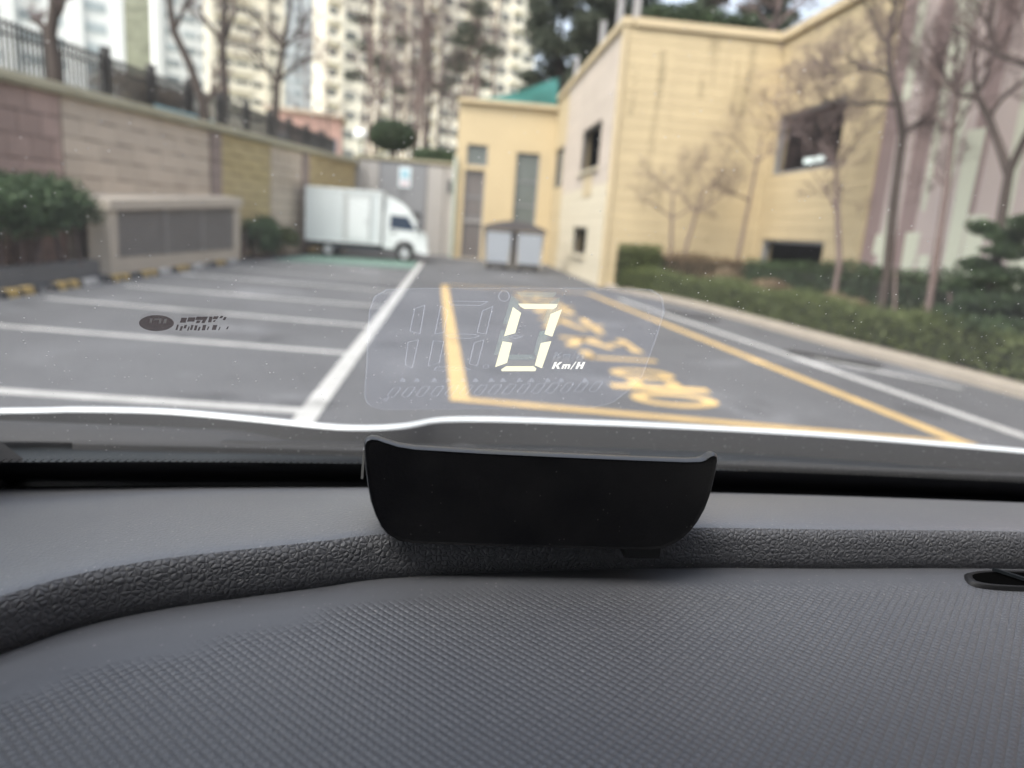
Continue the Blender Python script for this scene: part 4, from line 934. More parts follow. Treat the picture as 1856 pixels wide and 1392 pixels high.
tbox('mirror', -1.20, -1.10, TY0-.12, TY0+.02, 1.12, 1.38, 'chassis'); tbox('bumper', -1.0, -.78, TY0+.05, TY1-.05, .30, .50, 'truck_white')
for y in (TY0+.1, TY1-.36): tbox('headlight', -.90, -.80, y, y+.26, .66, .84, 'steel')
def wheel(x, y, r, w):
    b = MB(); n = 22; rows = []
    for rr, dy in ((r*.62, -.0), (r*.92, 0), (r, .025), (r, w-.025), (r*.92, w), (r*.62, w)): rows.append([(x+rr*cos(2*pi*k/n), y+dy, r+rr*sin(2*pi*k/n)) for k in range(n+1)])
    wl = MB().grid(rows).build('wheel', M['rubber'], tk, True)
    rows = [[(x+rr*cos(2*pi*k/n), y+dy, r+rr*sin(2*pi*k/n)) for k in range(n+1)] for rr, dy in ((.005,.03),(r*.28,.02),(r*.3,.05),(r*.55,.06),(r*.62,.005))]
    MB().grid(rows).build('rim', M['steel'], wl, True)
for y in (TY0+.08, TY1-.26): wheel(-1.60, y, .30, .18); wheel(-4.25, y, .27, .18)
for x in (-4.62, -3.9): tbox('mud_flap', x, x+.02, TY0+.08, TY0+.3, .16, .5, 'rubber')

# ------------------------------------------------------------------ waste containers beside the yellow building
wc = thing('waste_container', 'pair of pale grey waste bins joined under one dark arched lid', 'container', (2.2, 25.5, 0))
for x0, x1 in ((1.18, 2.14), (2.26, 3.24)):
    b = MB(); b.add([(x0+.06,25.0,.16),(x1-.06,25.0,.16),(x1,24.92,1.34),(x0,24.92,1.34),(x0+.06,26.1,.16),(x1-.06,26.1,.16),(x1,26.2,1.34),(x0,26.2,1.34)], [(0,1,2,3),(5,4,7,6),(3,2,6,7),(1,0,4,5),(0,3,7,4),(2,1,5,6)])
    bo = b.build('bin', M['bin_dark'], wc)
    b = MB(); b.prism([(x0+.1,24.985,.24),(x1-.1,24.985,.24),(x1-.06,24.915,1.28),(x0+.06,24.915,1.28)], (0,-.03,0)); b.build('panel', M['bin_panel'], bo)
    for x in (x0+.05, x1-.1): b = MB(); b.box(x, x+.05, 24.93, 25.0, .1, 1.36); b.build('rib', M['bin_frame'], bo)
    for x in (x0+.16, x1-.2):
        MB().tube([(x, 25.1, .075), (x+.06, 25.1, .075)], .075, 10).build('castor', M['rubber'], bo); MB().tube([(x, 26.0, .075), (x+.06, 26.0, .075)], .075, 10).build('castor', M['rubber'], bo)
b = MB(); b.prism([(x, 24.86, z) for x, z in ((1.13,1.36),(3.29,1.36),(3.29,1.44),(3.0,1.55),(2.72,1.63),(2.45,1.68),(2.2,1.70),(1.95,1.68),(1.7,1.63),(1.42,1.55),(1.13,1.44))], (0, 1.44, 0)); b.build('lid', M['bin_dark'], wc)
b = MB(); b.box(2.16, 2.24, 25.0, 26.0, .1, 1.35); b.build('latch_post', M['bin_dark'], wc)

# ------------------------------------------------------------------ the car we sit in
car = thing('car', 'interior of the white car, dark dashboard and windshield filling the lower half', 'car', (.42, 0, 0))
def smooth_path(pts, n):
    """Catmull-Rom through pts, n samples evenly by length"""
    P = [Vector(p) for p in pts]; out = []
    for i in range(len(P)-1):
        a, b, c, d = P[max(i-1, 0)], P[i], P[i+1], P[min(i+2, len(P)-1)]
        for k in range(12):
            t = k/12; out.append(.5*((2*b) + (c-a)*t + (2*a-5*b+4*c-d)*t*t + (3*b-a-3*c+d)*t**3))
    out.append(P[-1]); cum = [0]
    for a, b in zip(out, out[1:]): cum.append(cum[-1] + (b-a).length)
    res = []; j = 0
    for k in range(n):
        s = cum[-1]*k/(n-1)
        while j < len(cum)-2 and cum[j+1] < s: j += 1
        f = (s-cum[j])/max(cum[j+1]-cum[j], 1e-9); res.append(out[j].lerp(out[j+1], min(max(f, 0), 1)))
    return res
RIDGE = smooth_path([(-.36,.06),(-.30,.11),(-.235,.18),(-.195,.233),(-.167,.265),(-.146,.286),(-.119,.301),(-.086,.313),(-.051,.325),(-.025,.334),(.04,.345),(.147,.356),(.226,.360),(.35,.367),(.6,.372),(.9,.37),(1.25,.35)], 170)
def far_y(x): return .57 - .09*(x-.42)**2
NR = len(RIDGE)
def nrm(i):
    d = RIDGE[min(i+1, NR-1)] - RIDGE[max(i-1, 0)]; d.normalize(); return Vector((-d.y, d.x))
D2 = lambda p, z: (p.x, p.y, HC+z)
riser = [[D2(RIDGE[i]+nrm(i)*n, z) for (n, z) in ((.0006,-.1785),(.0002,-.1765),(-.0008,-.1745),(-.0008,-.170),(-.0004,-.1655),(.0002,-.1615),(.0012,-.1586),(.0028,-.1566),(.0045,-.1556))] for i in range(NR)]
MB().grid(riser).build('dashboard_ridge', M['dash_grain'], car, True)
rows = []
for i in range(NR):
    a = RIDGE[i] + nrm(i)*.0120; xf = -.40 + 1.68*max(0, min(1, (a.x+.36)/1.61)); b = Vector((xf, far_y(xf)-.004))
    r = [D2(RIDGE[i]+nrm(i)*n_, z_) for n_, z_ in ((.0045,-.1556),(.0062,-.1551),(.0085,-.1549))]
    for k in range(15):
        t = k/14; p = a.lerp(b, t); r.append(D2(p, -.1548 - .0555*(.25*t + .75*t*t*(1.6-.6*t))))
    rows.append(r)
MB().grid(rows).build('dashboard_shelf', M['dash_soft'], car, True)
# lower pad: plain lip under the ridge, then the woven relief
rows = []; marg = []
for i in range(NR):
    a = RIDGE[i] + nrm(i)*.0004; xn = -.55 + 1.75*max(0, min(1, (a.x+.36)/1.61)); b = Vector((min(a.x*.9+(xn-a.x)*.35, 1.3), -.08))
    r = []
    for k in range(30):
        t = (k/29)**1.3; p = a.lerp(b, t); dist = (p-a).length
        z = -.1785 + (.0022*math.exp(-((dist-.012)/.01)**2)) - .018*max(0, dist-.16)**1.0
        if i < 60: pass
        r.append(D2(p, z)); marg.append(dist)
    rows.append(r)
pad = MB().grid(rows).build('dashboard_pad', M['dash_weave'], car, True)
at = pad.data.attributes.new('margin', 'FLOAT', 'POINT')
def sm(a, b, x): t = max(0, min(1, (x-a)/(b-a))); return t*t*(3-2*t)
vals = []
for i in range(NR):
    x = RIDGE[i].x; w = .020 + .028*(1-sm(-.16, .02, x))
    vals += [sm(w, w+.006, marg[i*30+k]) for k in range(30)]
at.data.foreach_set('value', vals)
# small air outlet let into the pad at the right
vent = MB(); c = Vector((.348, .3495)); 
ring_o = [Vector((c.x + .042*(abs(cos(a))**.6)*(1 if cos(a) > 0 else -1) + .006*sin(a), c.y + .0095*(abs(sin(a))**.7)*(1 if sin(a) > 0 else -1))) for a in [2*pi*k/28 for k in range(28)]]
rows = [[D2(p*1 + (p-c)*f, z) for p in ring_o + [ring_o[0]]] for f, z in ((.08,-.1795),(.06,-.1755),(0,-.1748),(-.06,-.1760),(-.10,-.1795))]
av = MB().grid(rows).build('air_outlet', M['trim_black'], car, True)
MB().poly([D2(c+(p-c)*.95, -.1757) for p in ring_o]).build('outlet_shade_sheet', M['outlet_shade'], av)  # flat black sheet painted in for the shaded depth of the outlet
for k in range(3):
    x = c.x - .022 + .022*k
    MB().prism([D2(Vector((x, c.y+.008)), -.1747), D2(Vector((x+.0022, c.y+.008)), -.1747), D2(Vector((x+.016, c.y-.008)), -.1747), D2(Vector((x+.0138, c.y-.008)), -.1747)], (0, 0, .0018)).build('slat', M['cowl'], av)
# windshield: raked 42 degrees, bowed in plan
RK = radians(42)
def wpt(x, s, inside=0.0):
    return Vector((x, far_y(x) - s*cos(RK) - inside*sin(RK), HC - .21 + s*sin(RK) - inside*cos(RK)))
xs = [-.37 + 1.62*k/40 for k in range(41)]
ws = MB().grid([[wpt(x, s) for x in xs] for s in (-.012, .1, .2, .3, .4, .5, .55)]).build('windshield', M['windshield'], car, True)
fs = lambda x: .0495 + .0035*math.exp(-((x-.3)/.22)**2) - .02*max(0, -.2-x)
MB().grid([[wpt(x, s, .0012) for x in xs] for s in (-.016, .01)] + [[wpt(x, fs(x)-.0035, .0012) for x in xs]]).build('frit_band', M['frit'], ws)
dots = MB(); n = 330
for r_, (ds, rr) in enumerate(((-.0012, .00105), (.0012, .0008), (.0032, .0005))):
    for k in range(n):
        x = -.36 + 1.6*(k+.5*(r_ % 2))/n
        if x > .62: continue
        dots.poly([wpt(x+rr*cos(q*pi/3), fs(x)-.001+ds+rr*sin(q*pi/3), .0012) for q in range(6)])
o = dots.build('frit_dots', M['frit'], ws); o['kind'] = 'stuff'
def on_glass(name, pts, m, parent, inside): return MB().poly([wpt(x/1000, s/1000, inside) for x, s in pts]).build(name, M[m], parent)
FILM = [(-48.3,153.4),(-47.5,143.9),(-44.1,138.1),(-37.3,134.7),(-28.5,135.2),(0.0,137.9),(72.6,144.7),(100.2,147.6),(111.5,155.5),(118.3,172.6),(122.2,191.3),(118.2,234.4),(115.2,259.8),(109.8,272.5),(102.3,277.8),(85.1,277.0),(37.7,272.7),(-14.0,267.1),(-30.1,264.6),(-36.3,258.1),(-39.5,246.0),(-41.7,225.4),(-44.5,190.5)]
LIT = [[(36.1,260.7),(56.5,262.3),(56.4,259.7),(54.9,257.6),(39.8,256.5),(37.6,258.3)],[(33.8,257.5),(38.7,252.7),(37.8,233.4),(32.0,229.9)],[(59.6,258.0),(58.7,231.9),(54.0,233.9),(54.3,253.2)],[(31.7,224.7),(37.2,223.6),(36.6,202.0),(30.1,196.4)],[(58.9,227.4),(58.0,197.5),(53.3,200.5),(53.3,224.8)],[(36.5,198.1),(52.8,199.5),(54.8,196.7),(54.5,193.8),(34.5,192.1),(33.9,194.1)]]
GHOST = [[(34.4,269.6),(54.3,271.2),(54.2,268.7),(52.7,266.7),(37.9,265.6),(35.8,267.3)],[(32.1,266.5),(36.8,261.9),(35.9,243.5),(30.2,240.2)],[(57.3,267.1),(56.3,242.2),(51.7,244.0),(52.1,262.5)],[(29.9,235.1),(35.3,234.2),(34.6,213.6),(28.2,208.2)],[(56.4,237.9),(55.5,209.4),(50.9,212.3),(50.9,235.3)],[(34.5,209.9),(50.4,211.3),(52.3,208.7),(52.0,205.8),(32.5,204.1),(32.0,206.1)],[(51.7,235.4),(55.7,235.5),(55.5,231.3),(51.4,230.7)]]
OUT = [[(-16.3,249.8),(-11.2,253.2),(-13.7,226.6),(-19.0,229.0)],[(-20.2,217.8),(-14.5,220.6),(-18.1,190.4),(-22.3,192.9)],[(0.5,258.1),(20.5,259.6),(17.3,255.9),(2.1,254.8)],[(-3.1,253.7),(0.8,249.5),(-0.9,229.2),(-5.7,227.3)],[(18.5,251.1),(23.5,255.6),(22.1,229.8),(17.1,230.8)],[(-0.1,226.3),(3.9,228.1),(16.1,228.9),(18.6,227.2),(13.9,224.6),(2.5,223.9)],[(-6.4,220.5),(-0.7,220.0),(-2.6,197.1),(-9.0,192.8)],[(16.2,220.2),(21.4,223.7),(19.6,195.0),(14.8,197.7)],[(-4.3,191.9),(11.3,194.0),(15.9,190.6),(-5.5,188.3)],[(23.4,196.7),(26.1,196.9),(25.9,193.1),(23.3,192.9)],[(35.9,228.0),(38.1,230.0),(42.1,228.6),(38.6,226.5)],[(31.1,265.3),(31.1,263.6),(30.6,262.0),(29.8,261.0),(28.8,260.5),(27.8,260.8),(26.8,261.7),(26.0,263.1),(25.7,264.8),(25.7,266.5),(26.2,268.0),(26.9,269.0),(27.9,269.5),(29.0,269.2),(30.0,268.4),(30.7,267.0)],[(-32.8,152.2),(-34.0,155.0),(-29.6,165.4),(-25.5,166.1),(-26.1,163.2),(-30.0,153.3)],[(-23.8,153.3),(-25.1,156.2),(-20.8,166.6),(-16.8,167.3),(-17.3,164.4),(-21.0,154.5)],[(-14.8,154.5),(-16.2,157.3),(-12.1,167.7),(-8.0,168.4),(-8.4,165.6),(-12.1,155.7)],[(-5.8,155.6),(-7.3,158.5),(-3.3,168.9),(0.8,169.6),(0.4,166.7),(-3.1,156.8)],[(3.2,156.8),(1.7,159.7),(5.5,170.1),(9.6,170.8),(9.3,167.9),(6.0,158.0)],[(12.2,158.0),(10.7,160.8),(14.3,171.2),(18.4,171.9),(18.1,169.1),(15.0,159.2)],[(21.3,159.2),(19.7,162.0),(23.2,172.4),(27.3,173.1),(27.0,170.3),(24.1,160.4)],[(30.4,160.4),(28.7,163.3),(32.0,173.6),(36.1,174.3),(36.0,171.5),(33.1,161.6)],[(39.5,161.7),(37.8,164.5),(40.9,174.8),(45.0,175.5),(44.9,172.7),(42.2,162.9)],[(48.6,162.9),(46.8,165.7),(49.8,176.0),(53.9,176.7),(53.8,173.9),(51.3,164.1)],[(57.7,164.1),(55.9,166.9),(58.7,177.3),(62.8,178.0),(62.8,175.1),(60.5,165.3)],[(66.9,165.4),(65.0,168.2),(67.6,178.5),(71.8,179.2),(71.8,176.4),(69.6,166.6)],[(76.0,166.6),(74.1,169.4),(76.6,179.7),(80.7,180.4),(80.7,177.6),(78.7,167.8)],[(85.2,167.9),(83.2,170.7),(85.5,181.0),(89.6,181.7),(89.7,178.9),(87.9,169.1)],[(94.4,169.2),(92.3,171.9),(94.4,182.2),(98.6,183.0),(98.7,180.1),(97.0,170.4)],[(-36.6,147.9),(-35.6,151.0),(-33.7,151.1),(-34.8,147.7)]]
TRI = [[(-26.2,173.1),(-21.9,173.4),(-23.4,178.0),(-24.5,177.9)],[(-17.7,173.7),(-13.4,174.0),(-15.0,178.6),(-16.1,178.5)],[(-7.4,174.5),(-3.1,174.8),(-4.8,179.4),(-5.9,179.3)],[(1.1,175.1),(5.4,175.5),(3.6,180.1),(2.6,180.0)],[(10.1,175.8),(14.4,176.2),(12.6,180.8),(11.5,180.7)],[(17.8,176.4),(22.1,176.8),(20.2,181.4),(19.1,181.3)],[(27.3,177.2),(31.7,177.5),(29.6,182.1),(28.6,182.0)],[(34.6,177.8),(39.0,178.1),(36.9,182.7),(35.8,182.6)],[(44.7,178.6),(49.1,178.9),(46.8,183.5),(45.8,183.4)],[(52.0,179.1),(56.4,179.5),(54.1,184.1),(53.0,184.0)],[(62.2,180.0),(66.6,180.3),(64.2,184.9),(63.1,184.8)],[(70.5,180.7),(74.9,181.0),(72.4,185.6),(71.3,185.5)],[(85.3,181.9),(89.8,182.3),(87.1,186.8),(86.0,186.7)]]
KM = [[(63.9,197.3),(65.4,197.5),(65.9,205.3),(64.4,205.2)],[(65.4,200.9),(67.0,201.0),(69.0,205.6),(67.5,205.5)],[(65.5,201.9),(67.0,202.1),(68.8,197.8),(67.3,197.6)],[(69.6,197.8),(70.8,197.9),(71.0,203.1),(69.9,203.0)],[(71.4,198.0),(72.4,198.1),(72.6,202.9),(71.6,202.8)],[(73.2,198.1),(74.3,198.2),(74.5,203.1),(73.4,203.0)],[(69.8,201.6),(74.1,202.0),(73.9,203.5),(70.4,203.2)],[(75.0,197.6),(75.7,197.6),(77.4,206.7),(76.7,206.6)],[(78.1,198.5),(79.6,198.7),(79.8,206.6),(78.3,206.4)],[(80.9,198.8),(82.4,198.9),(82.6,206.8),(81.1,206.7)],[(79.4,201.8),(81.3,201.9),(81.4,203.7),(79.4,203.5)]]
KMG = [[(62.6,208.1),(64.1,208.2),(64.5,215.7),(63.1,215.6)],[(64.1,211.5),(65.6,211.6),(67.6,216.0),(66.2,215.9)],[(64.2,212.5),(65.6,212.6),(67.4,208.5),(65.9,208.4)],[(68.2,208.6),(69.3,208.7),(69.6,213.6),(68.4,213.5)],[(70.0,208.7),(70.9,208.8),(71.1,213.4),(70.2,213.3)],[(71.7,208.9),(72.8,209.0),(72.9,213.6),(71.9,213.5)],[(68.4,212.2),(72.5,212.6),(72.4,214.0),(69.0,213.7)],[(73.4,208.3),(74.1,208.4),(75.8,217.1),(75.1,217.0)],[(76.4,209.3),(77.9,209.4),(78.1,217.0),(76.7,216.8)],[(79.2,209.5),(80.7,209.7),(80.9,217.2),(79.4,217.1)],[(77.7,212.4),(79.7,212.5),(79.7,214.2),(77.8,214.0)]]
OVAL = [(-137.8,226.3),(-138.6,224.3),(-140.0,222.5),(-141.8,220.8),(-143.9,219.4),(-146.2,218.5),(-148.5,218.0),(-150.7,218.1),(-152.5,218.7),(-153.9,219.8),(-154.7,221.2),(-155.0,222.9),(-154.7,224.8),(-153.8,226.8),(-152.4,228.6),(-150.6,230.2),(-148.6,231.5),(-146.4,232.4),(-144.1,232.8),(-142.1,232.8),(-140.2,232.2),(-138.8,231.2),(-137.9,229.8),(-137.6,228.2)]
MARKS = [[(-134.9,226.9),(-132.1,227.1),(-130.1,231.7),(-132.9,231.5)],[(-131.2,228.2),(-127.6,228.5),(-125.9,232.4),(-129.4,232.1)],[(-126.8,230.0),(-121.3,230.5),(-119.8,233.6),(-125.3,233.1)],[(-127.3,227.2),(-125.5,227.3),(-124.1,229.9),(-126.0,229.7)],[(-124.6,227.4),(-122.9,227.6),(-121.4,230.4),(-123.1,230.3)],[(-121.1,228.4),(-119.4,228.6),(-117.5,233.8),(-119.1,233.7)],[(-118.3,231.4),(-115.9,231.6),(-114.5,234.4),(-116.9,234.2)],[(-118.7,229.0),(-117.8,229.0),(-116.6,230.9),(-117.5,230.8)],[(-114.6,232.7),(-113.3,232.9),(-112.1,235.0),(-113.4,234.9)],[(-113.4,231.1),(-112.1,231.3),(-110.8,234.1),(-112.1,234.0)],[(-138.9,219.9),(-137.9,220.0),(-135.8,225.1),(-136.7,225.0)],[(-137.2,219.3),(-136.1,219.4),(-134.1,223.8),(-135.3,223.7)],[(-134.7,221.7),(-133.4,221.8),(-131.8,225.1),(-133.1,225.0)],[(-133.4,219.7),(-132.7,219.7),(-130.9,223.8),(-131.6,223.7)],[(-131.8,220.5),(-130.7,220.6),(-128.7,225.3),(-129.9,225.2)],[(-130.0,220.3),(-128.7,220.4),(-126.8,225.2),(-128.1,225.0)],[(-128.2,220.1),(-127.3,220.2),(-125.6,223.9),(-126.6,223.8)],[(-126.1,220.6),(-124.4,220.8),(-122.4,225.9),(-124.1,225.7)],[(-123.5,221.2),(-122.8,221.3),(-121.2,224.6),(-122.0,224.5)],[(-121.0,221.4),(-118.9,221.6),(-117.0,226.3),(-119.1,226.2)],[(-117.9,221.3),(-117.3,221.4),(-115.8,224.7),(-116.4,224.6)],[(-113.7,222.8),(-112.9,222.8),(-111.6,225.4),(-112.3,225.3)]]
HOLES = [[(-149.3,226.0),(-148.4,226.1),(-146.7,230.3),(-147.6,230.2)],[(-146.4,228.9),(-144.4,229.1),(-143.6,230.5),(-145.6,230.3)],[(-145.0,226.0),(-144.1,226.1),(-142.3,230.6),(-143.2,230.6)],[(-142.8,226.2),(-141.5,226.3),(-139.8,230.5),(-141.1,230.4)]]
on_glass('glass_mark', OVAL, 'glass_mark', ws, .0012)
for q in HOLES: on_glass('glass_mark_letter', q, 'glass_mark_pale', ws, .0016)
for q in MARKS: on_glass('glass_mark_letter', q, 'glass_mark', ws, .0012)
# cowl below the glass, hood lip and hood of the white car
HOOD = smooth_path([(-.62,.70),(-.50,.775),(-.43,.797),(-.40,.806),(-.313,.815),(-.218,.802),(-.122,.784),(-.074,.788),(-.037,.804),(.001,.836),(.069,.850),(.16,.856),(.283,.860),(.503,.854),(.752,.822),(1.0,.775),(1.3,.69)], 120)
rows = []
for p in HOOD:
    n = Vector((0, 1)); r = []
    for dy, z in ((-.012,-.262),(-.0045,-.2340),(-.0042,-.2325),(-.002,-.2308),(.002,-.2300),(.007,-.2310),(.06,-.2540),(.25,-.335),(.45,-.42),(.62,-.52),(.70,-.62),(.72,-.80),(.72,-1.0)):
        r.append(D2(p + n*dy, z))
    rows.append(r)
MB().grid([r[1:] for r in rows]).build('hood', M['car_white'], car, True)
MB().grid([r[:2] for r in rows]).build('hood_seal', M['rubber'], car, True)
rows = []
for k in range(41):
    x = -.80 + 2.2*k/40; y0 = far_y(x)+.006
    yl = min(HOOD, key=lambda p: abs(p.x-x)).y
    rows.append([(x, y0 + (yl-.010-y0)*f, HC + z) for f, z in ((0,-.222),(.15,-.240),(.4,-.247),(.62,-.251),(.8,-.2555),(.93,-.2575),(1,-.262))])
cowl = MB().grid(rows).build('cowl_panel', M['cowl'], car, True)
# cowl end cap at the left with the dark notch beside the hood lip, washer jet, wiper arms
b = MB(); b.grid([[(-.47+.32*u, .72+.05*u+.06*v, HC-.252 + (.020*(1-u)**.7)*sin(pi*min(1, v*.9+.1))) for u in (0,.2,.4,.6,.75,.9,1)] for v in (0,.2,.4,.6,.8,1)]); b.build('cowl_end_cap', M['cabin'], cowl, True)
jet = MB(); jet.lathe((.028,.752,HC-.256), [(.022,0),(.021,.010),(.016,.016),(.008,.018),(.001,.018)], 14); jet.build('washer_jet', M['trim_black'], cowl, True)
def wiper(pts, bl):
    w = MB(); w.tube([(x, y, HC+z) for x, y, z in pts], .0065, 6); a = w.build('wiper', M['trim_black'], car)
    MB().tube([(x, y, HC+z) for x, y, z in bl], .005, 5).build('wiper_blade', M['rubber'], a)
wiper([(.78,.745,-.246),(.55,.715,-.236),(.33,.700,-.229)], [(.86,.716,-.233),(.58,.690,-.226),(.24,.672,-.221)])
wiper([(.22,.775,-.249),(-.05,.742,-.242),(-.22,.712,-.236)], [(.16,.716,-.236),(-.1,.700,-.233),(-.34,.668,-.228)])
# shell of the cabin: roof, pillars, doors, floor, tail
def cbox(name, x0, x1, y0, y1, z0, z1, m, parent=car): b = MB(); b.box(x0, x1, y0, y1, HC+z0, HC+z1); return b.build(name, M[m], parent)
LX, RX = -.36, 1.24
rf = MB(); rf.grid([[(x, y, HC+z + .02*sin(pi*(x-LX)/(RX-LX))) for x in (LX-.02, .0, .44, .9, RX+.02)] for y, z in ((.172, .146), (.10,.185), (-.05,.245), (-.3,.30), (-1.0,.33), (-1.9,.28), (-2.2,.2))]); rf.build('roof_lining', M['headliner'], car, True)
rf = MB(); rf.grid([[(x, y, HC+z + .02*sin(pi*(x-LX)/(RX-LX))) for x in (LX-.03, .0, .44, .9, RX+.03)] for y, z in ((.178, .152), (.10,.210), (-.05,.280), (-.3,.335), (-1.0,.365), (-1.9,.31), (-2.25,.2))]); rf.build('roof', M['car_white'], car, True)
for x in (LX, RX):
    MB().tube([wpt(x, -.03), wpt(x, .3), wpt(x, .56), (x, -.1, HC+.27)], [.05,.045,.045,.045], 8).build('pillar', M['headliner'], car)
    MB().tube([(x, -.85, HC-.2), (x, -.95, HC+.30)], .06, 6).build('pillar', M['headliner'], car); MB().tube([(x, -2.0, HC-.2), (x, -1.9, HC+.28)], .12, 6).build('pillar', M['headliner'], car)
    s = -1 if x < 0 else 1
    d_ = cbox('door', min(x, x+s*.06), max(x, x+s*.06), -2.2, .50, -1.1, -.22, 'cabin'); cbox('door_skin', min(x+s*.062, x+s*.10), max(x+s*.062, x+s*.10), -2.2, .50, -1.1, -.24, 'car_white', d_)
    MB().poly([(x, .46, HC-.188), (x, -.82, HC-.188), (x, -.90, HC+.27), (x, -.02, HC+.25), (x, .2, HC+.10)]).build('side_window', M['side_glass'], d_); MB().poly([(x, -.88, HC-.188), (x, -1.95, HC-.188), (x, -1.88, HC+.27), (x, -.97, HC+.28)]).build('side_window', M['side_glass'], d_)
    cbox('fender', min(x-s*.02, x+s*.12), max(x-s*.02, x+s*.12), .63, 1.35, -1.1, -.46, 'car_white')
cbox('floor', LX, RX, -2.2, .55, -1.14, -1.1, 'cabin'); cbox('tail', LX, RX, -2.26, -2.2, -1.1, .18, 'cabin'); cbox('bulkhead', LX+.01, RX-.01, .50, .54, -1.09, -.26, 'cabin')
for x in (-.13, .75):
    cbox('seat_cushion', x-.02, x+.48, -.75, -.2, -.75, -.58, 'cabin'); st = MB(); st.grid([[(x-.02+.5*u, -.72-.18*v+.05*sin(pi*u), HC-.58+.62*v) for u in (0,.1,.3,.7,.9,1)] for v in (0,.2,.5,.8,1)]); st.build('seat_back', M['cabin'], car, True)

# ------------------------------------------------------------------ head-up display unit on the dashboard
hd = thing('head_up_display', 'black plastic head-up display unit sitting on the dashboard ridge', 'head-up display', (.05, .36, HC-.155))
OUT_L = [(-.0362,-.1052),(-.0355,-.1032),(-.0335,-.1021),(-.0305,-.1022),(-.0265,-.1035),(-.0205,-.1052),(-.0125,-.1062)]
TOP = OUT_L + [(.02,-.1068),(.06,-.1069),(.10,-.1068),(.124,-.1066),(.1315,-.1060),(.1345,-.1047),(.1362,-.1030),(.1378,-.1024),(.1392,-.1032),(.1396,-.1050)]
SIDE_R = [(.1394,-.1120),(.1390,-.1185),(.1382,-.1250),(.1366,-.1320),(.1338,-.1390),(.1310,-.1437),(.1278,-.1478),(.1235,-.1514),(.1180,-.1542),(.1120,-.1554)]
BOT = [(.08,-.1560),(.04,-.1562),(.0,-.1563),(-.0120,-.1560)]
SIDE_L = [(-.0185,-.1549),(-.0232,-.1520),(-.0268,-.1478),(-.0298,-.1415),(-.0322,-.1345),(-.0340,-.1260),(-.0353,-.1170),(-.0359,-.1100)]
LOOP = TOP + SIDE_R + BOT + SIDE_L
cx = .052
def hl(inset, y): 
    r = []
    for (x, z) in LOOP: r.append((x + (cx-x)*inset, y, HC + z + (-.129-z)*inset*2.2))
    return r
# back plate: rounded rim, slightly dished
n = len(LOOP); rings = [hl(.030, .3292), hl(.012, .3288), hl(.004, .3300), hl(0, .3325), hl(.004, .3350), hl(.016, .3362)]
b = MB(); b.grid([r + [r[0]] for r in rings[:2]]); b.poly(rings[0]); bp = b.build('back_plate', M['hud_black'], hd, True)
b = MB(); b.grid([r + [r[0]] for r in rings[1:]]); b.poly(rings[-1][::-1]); b.build('rim', M['hud_rim'], hd, True)
# tray: side walls and floor running forward, lower at the front
UO = [(.1392,-.1075)] + SIDE_R + BOT + SIDE_L + [(-.0360,-.1075)]
def tray(y, k, dz, inset):
    return [(x + (cx-x)*inset, y, HC + max(z, -.1539) * 1 + (dz if i in (0, len(UO)-1) else dz*max(0, (z+.1539)/.046))+ (.0022 if inset > .01 else 0)) for i, (x, z) in enumerate(UO)]
rows = [tray(.3364, 0, -.004, .003), tray(.35, 0, -.012, .0), tray(.375, 0, -.022, .004), tray(.405, 0, -.030, .02)]
rows2 = [tray(.405, 0, -.030, .035), tray(.375, 0, -.022, .030), tray(.35, 0, -.012, .028), tray(.3366, 0, -.004, .028)]
MB().grid(rows + rows2).build('tray', M['hud_black'], hd, True)
fl = MB(); fl.poly([(.004,.3385,HC-.1275),(.100,.3385,HC-.1275),(.106,.402,HC-.1420),(-.002,.402,HC-.1420)]); fl.build('display_window', M['hud_gloss'], hd)
b = MB(); b.prism([(-.0375,.3345,HC-.1250),(-.0368,.3345,HC-.1100),(-.0364,.345,HC-.1085),(-.0364,.345,HC-.1250)], (.0012,0,0)); b.build('side_button', M['hud_edge'], hd)
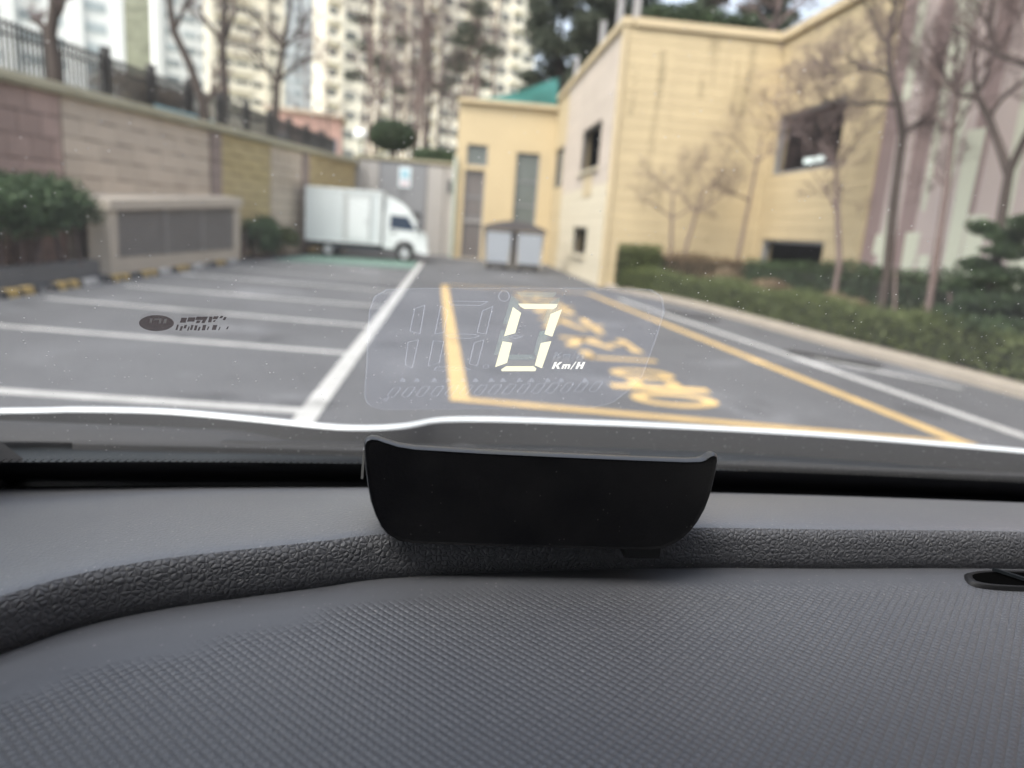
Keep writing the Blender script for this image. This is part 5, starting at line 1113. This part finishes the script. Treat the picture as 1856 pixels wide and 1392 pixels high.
def foot(x0, x1, y0, y1, z0, z1): b = MB(); b.box(x0, x1, y0, y1, HC+z0, HC+z1); b.build('foot', M['rubber'], hd)
foot(.098, .1165, .3318, .350, -.1612, -.1541); foot(.0, .03, .350, .385, -.1572, -.1541)

# ------------------------------------------------------------------ reflective film on the glass with the display's reflection modelled as glowing and tinted shapes
fm = thing('display_film', 'rounded see-through film on the windshield with a zero and Km/H reflection built as glowing shapes', 'film', wpt(.035, .14, .002))
on_glass('film_sheet', FILM, 'film', fm, .0006)
cx_, cs_ = 35.0, 208.0
edge = MB()
for (a, b2) in zip(FILM, FILM[1:] + FILM[:1]):
    i = lambda q, k: wpt((q[0]+(cx_-q[0])*k)/1000, (q[1]+(cs_-q[1])*k)/1000, .0008)
    edge.poly([i(a, 0), i(b2, 0), i(b2, .009), i(a, .009)])
edge.build('film_edge', M['film_edge'], fm)
def outline(pts, w):
    b = MB(); n = len(pts); c = (sum(p[0] for p in pts)/n, sum(p[1] for p in pts)/n)
    for k in range(n):
        a, q = pts[k], pts[(k+1) % n]; d = Vector((q[0]-a[0], q[1]-a[1])); d.normalize(); s = Vector((-d.y, d.x))*w/2
        b.poly([wpt((a[0]-s.x)/1000, (a[1]-s.y)/1000, .001), wpt((q[0]-s.x)/1000, (q[1]-s.y)/1000, .001), wpt((q[0]+s.x)/1000, (q[1]+s.y)/1000, .001), wpt((a[0]+s.x)/1000, (a[1]+s.y)/1000, .001)])
    b.build('segment_outline', M['outline'], fm)
for q in OUT: outline(q, .42)
for q in TRI: on_glass('dial_tick', q, 'tick', fm, .0012)
for q in GHOST: on_glass('ghost_reflection_segment', q, 'ghost_reflection', fm, .0014)  # double reflection in the glass painted as tinted shapes
for q in KMG: on_glass('ghost_reflection_stroke', q, 'ghost_reflection_letter', fm, .0014)
for q in LIT: on_glass('digit_reflection_glow', q, 'lit', fm, .0020)  # reflection of the display, made to glow by itself
for q in KM: on_glass('letter_reflection_glow', q, 'reflection_glow_white', fm, .0020)  # mirrored unit lettering, glowing by itself too
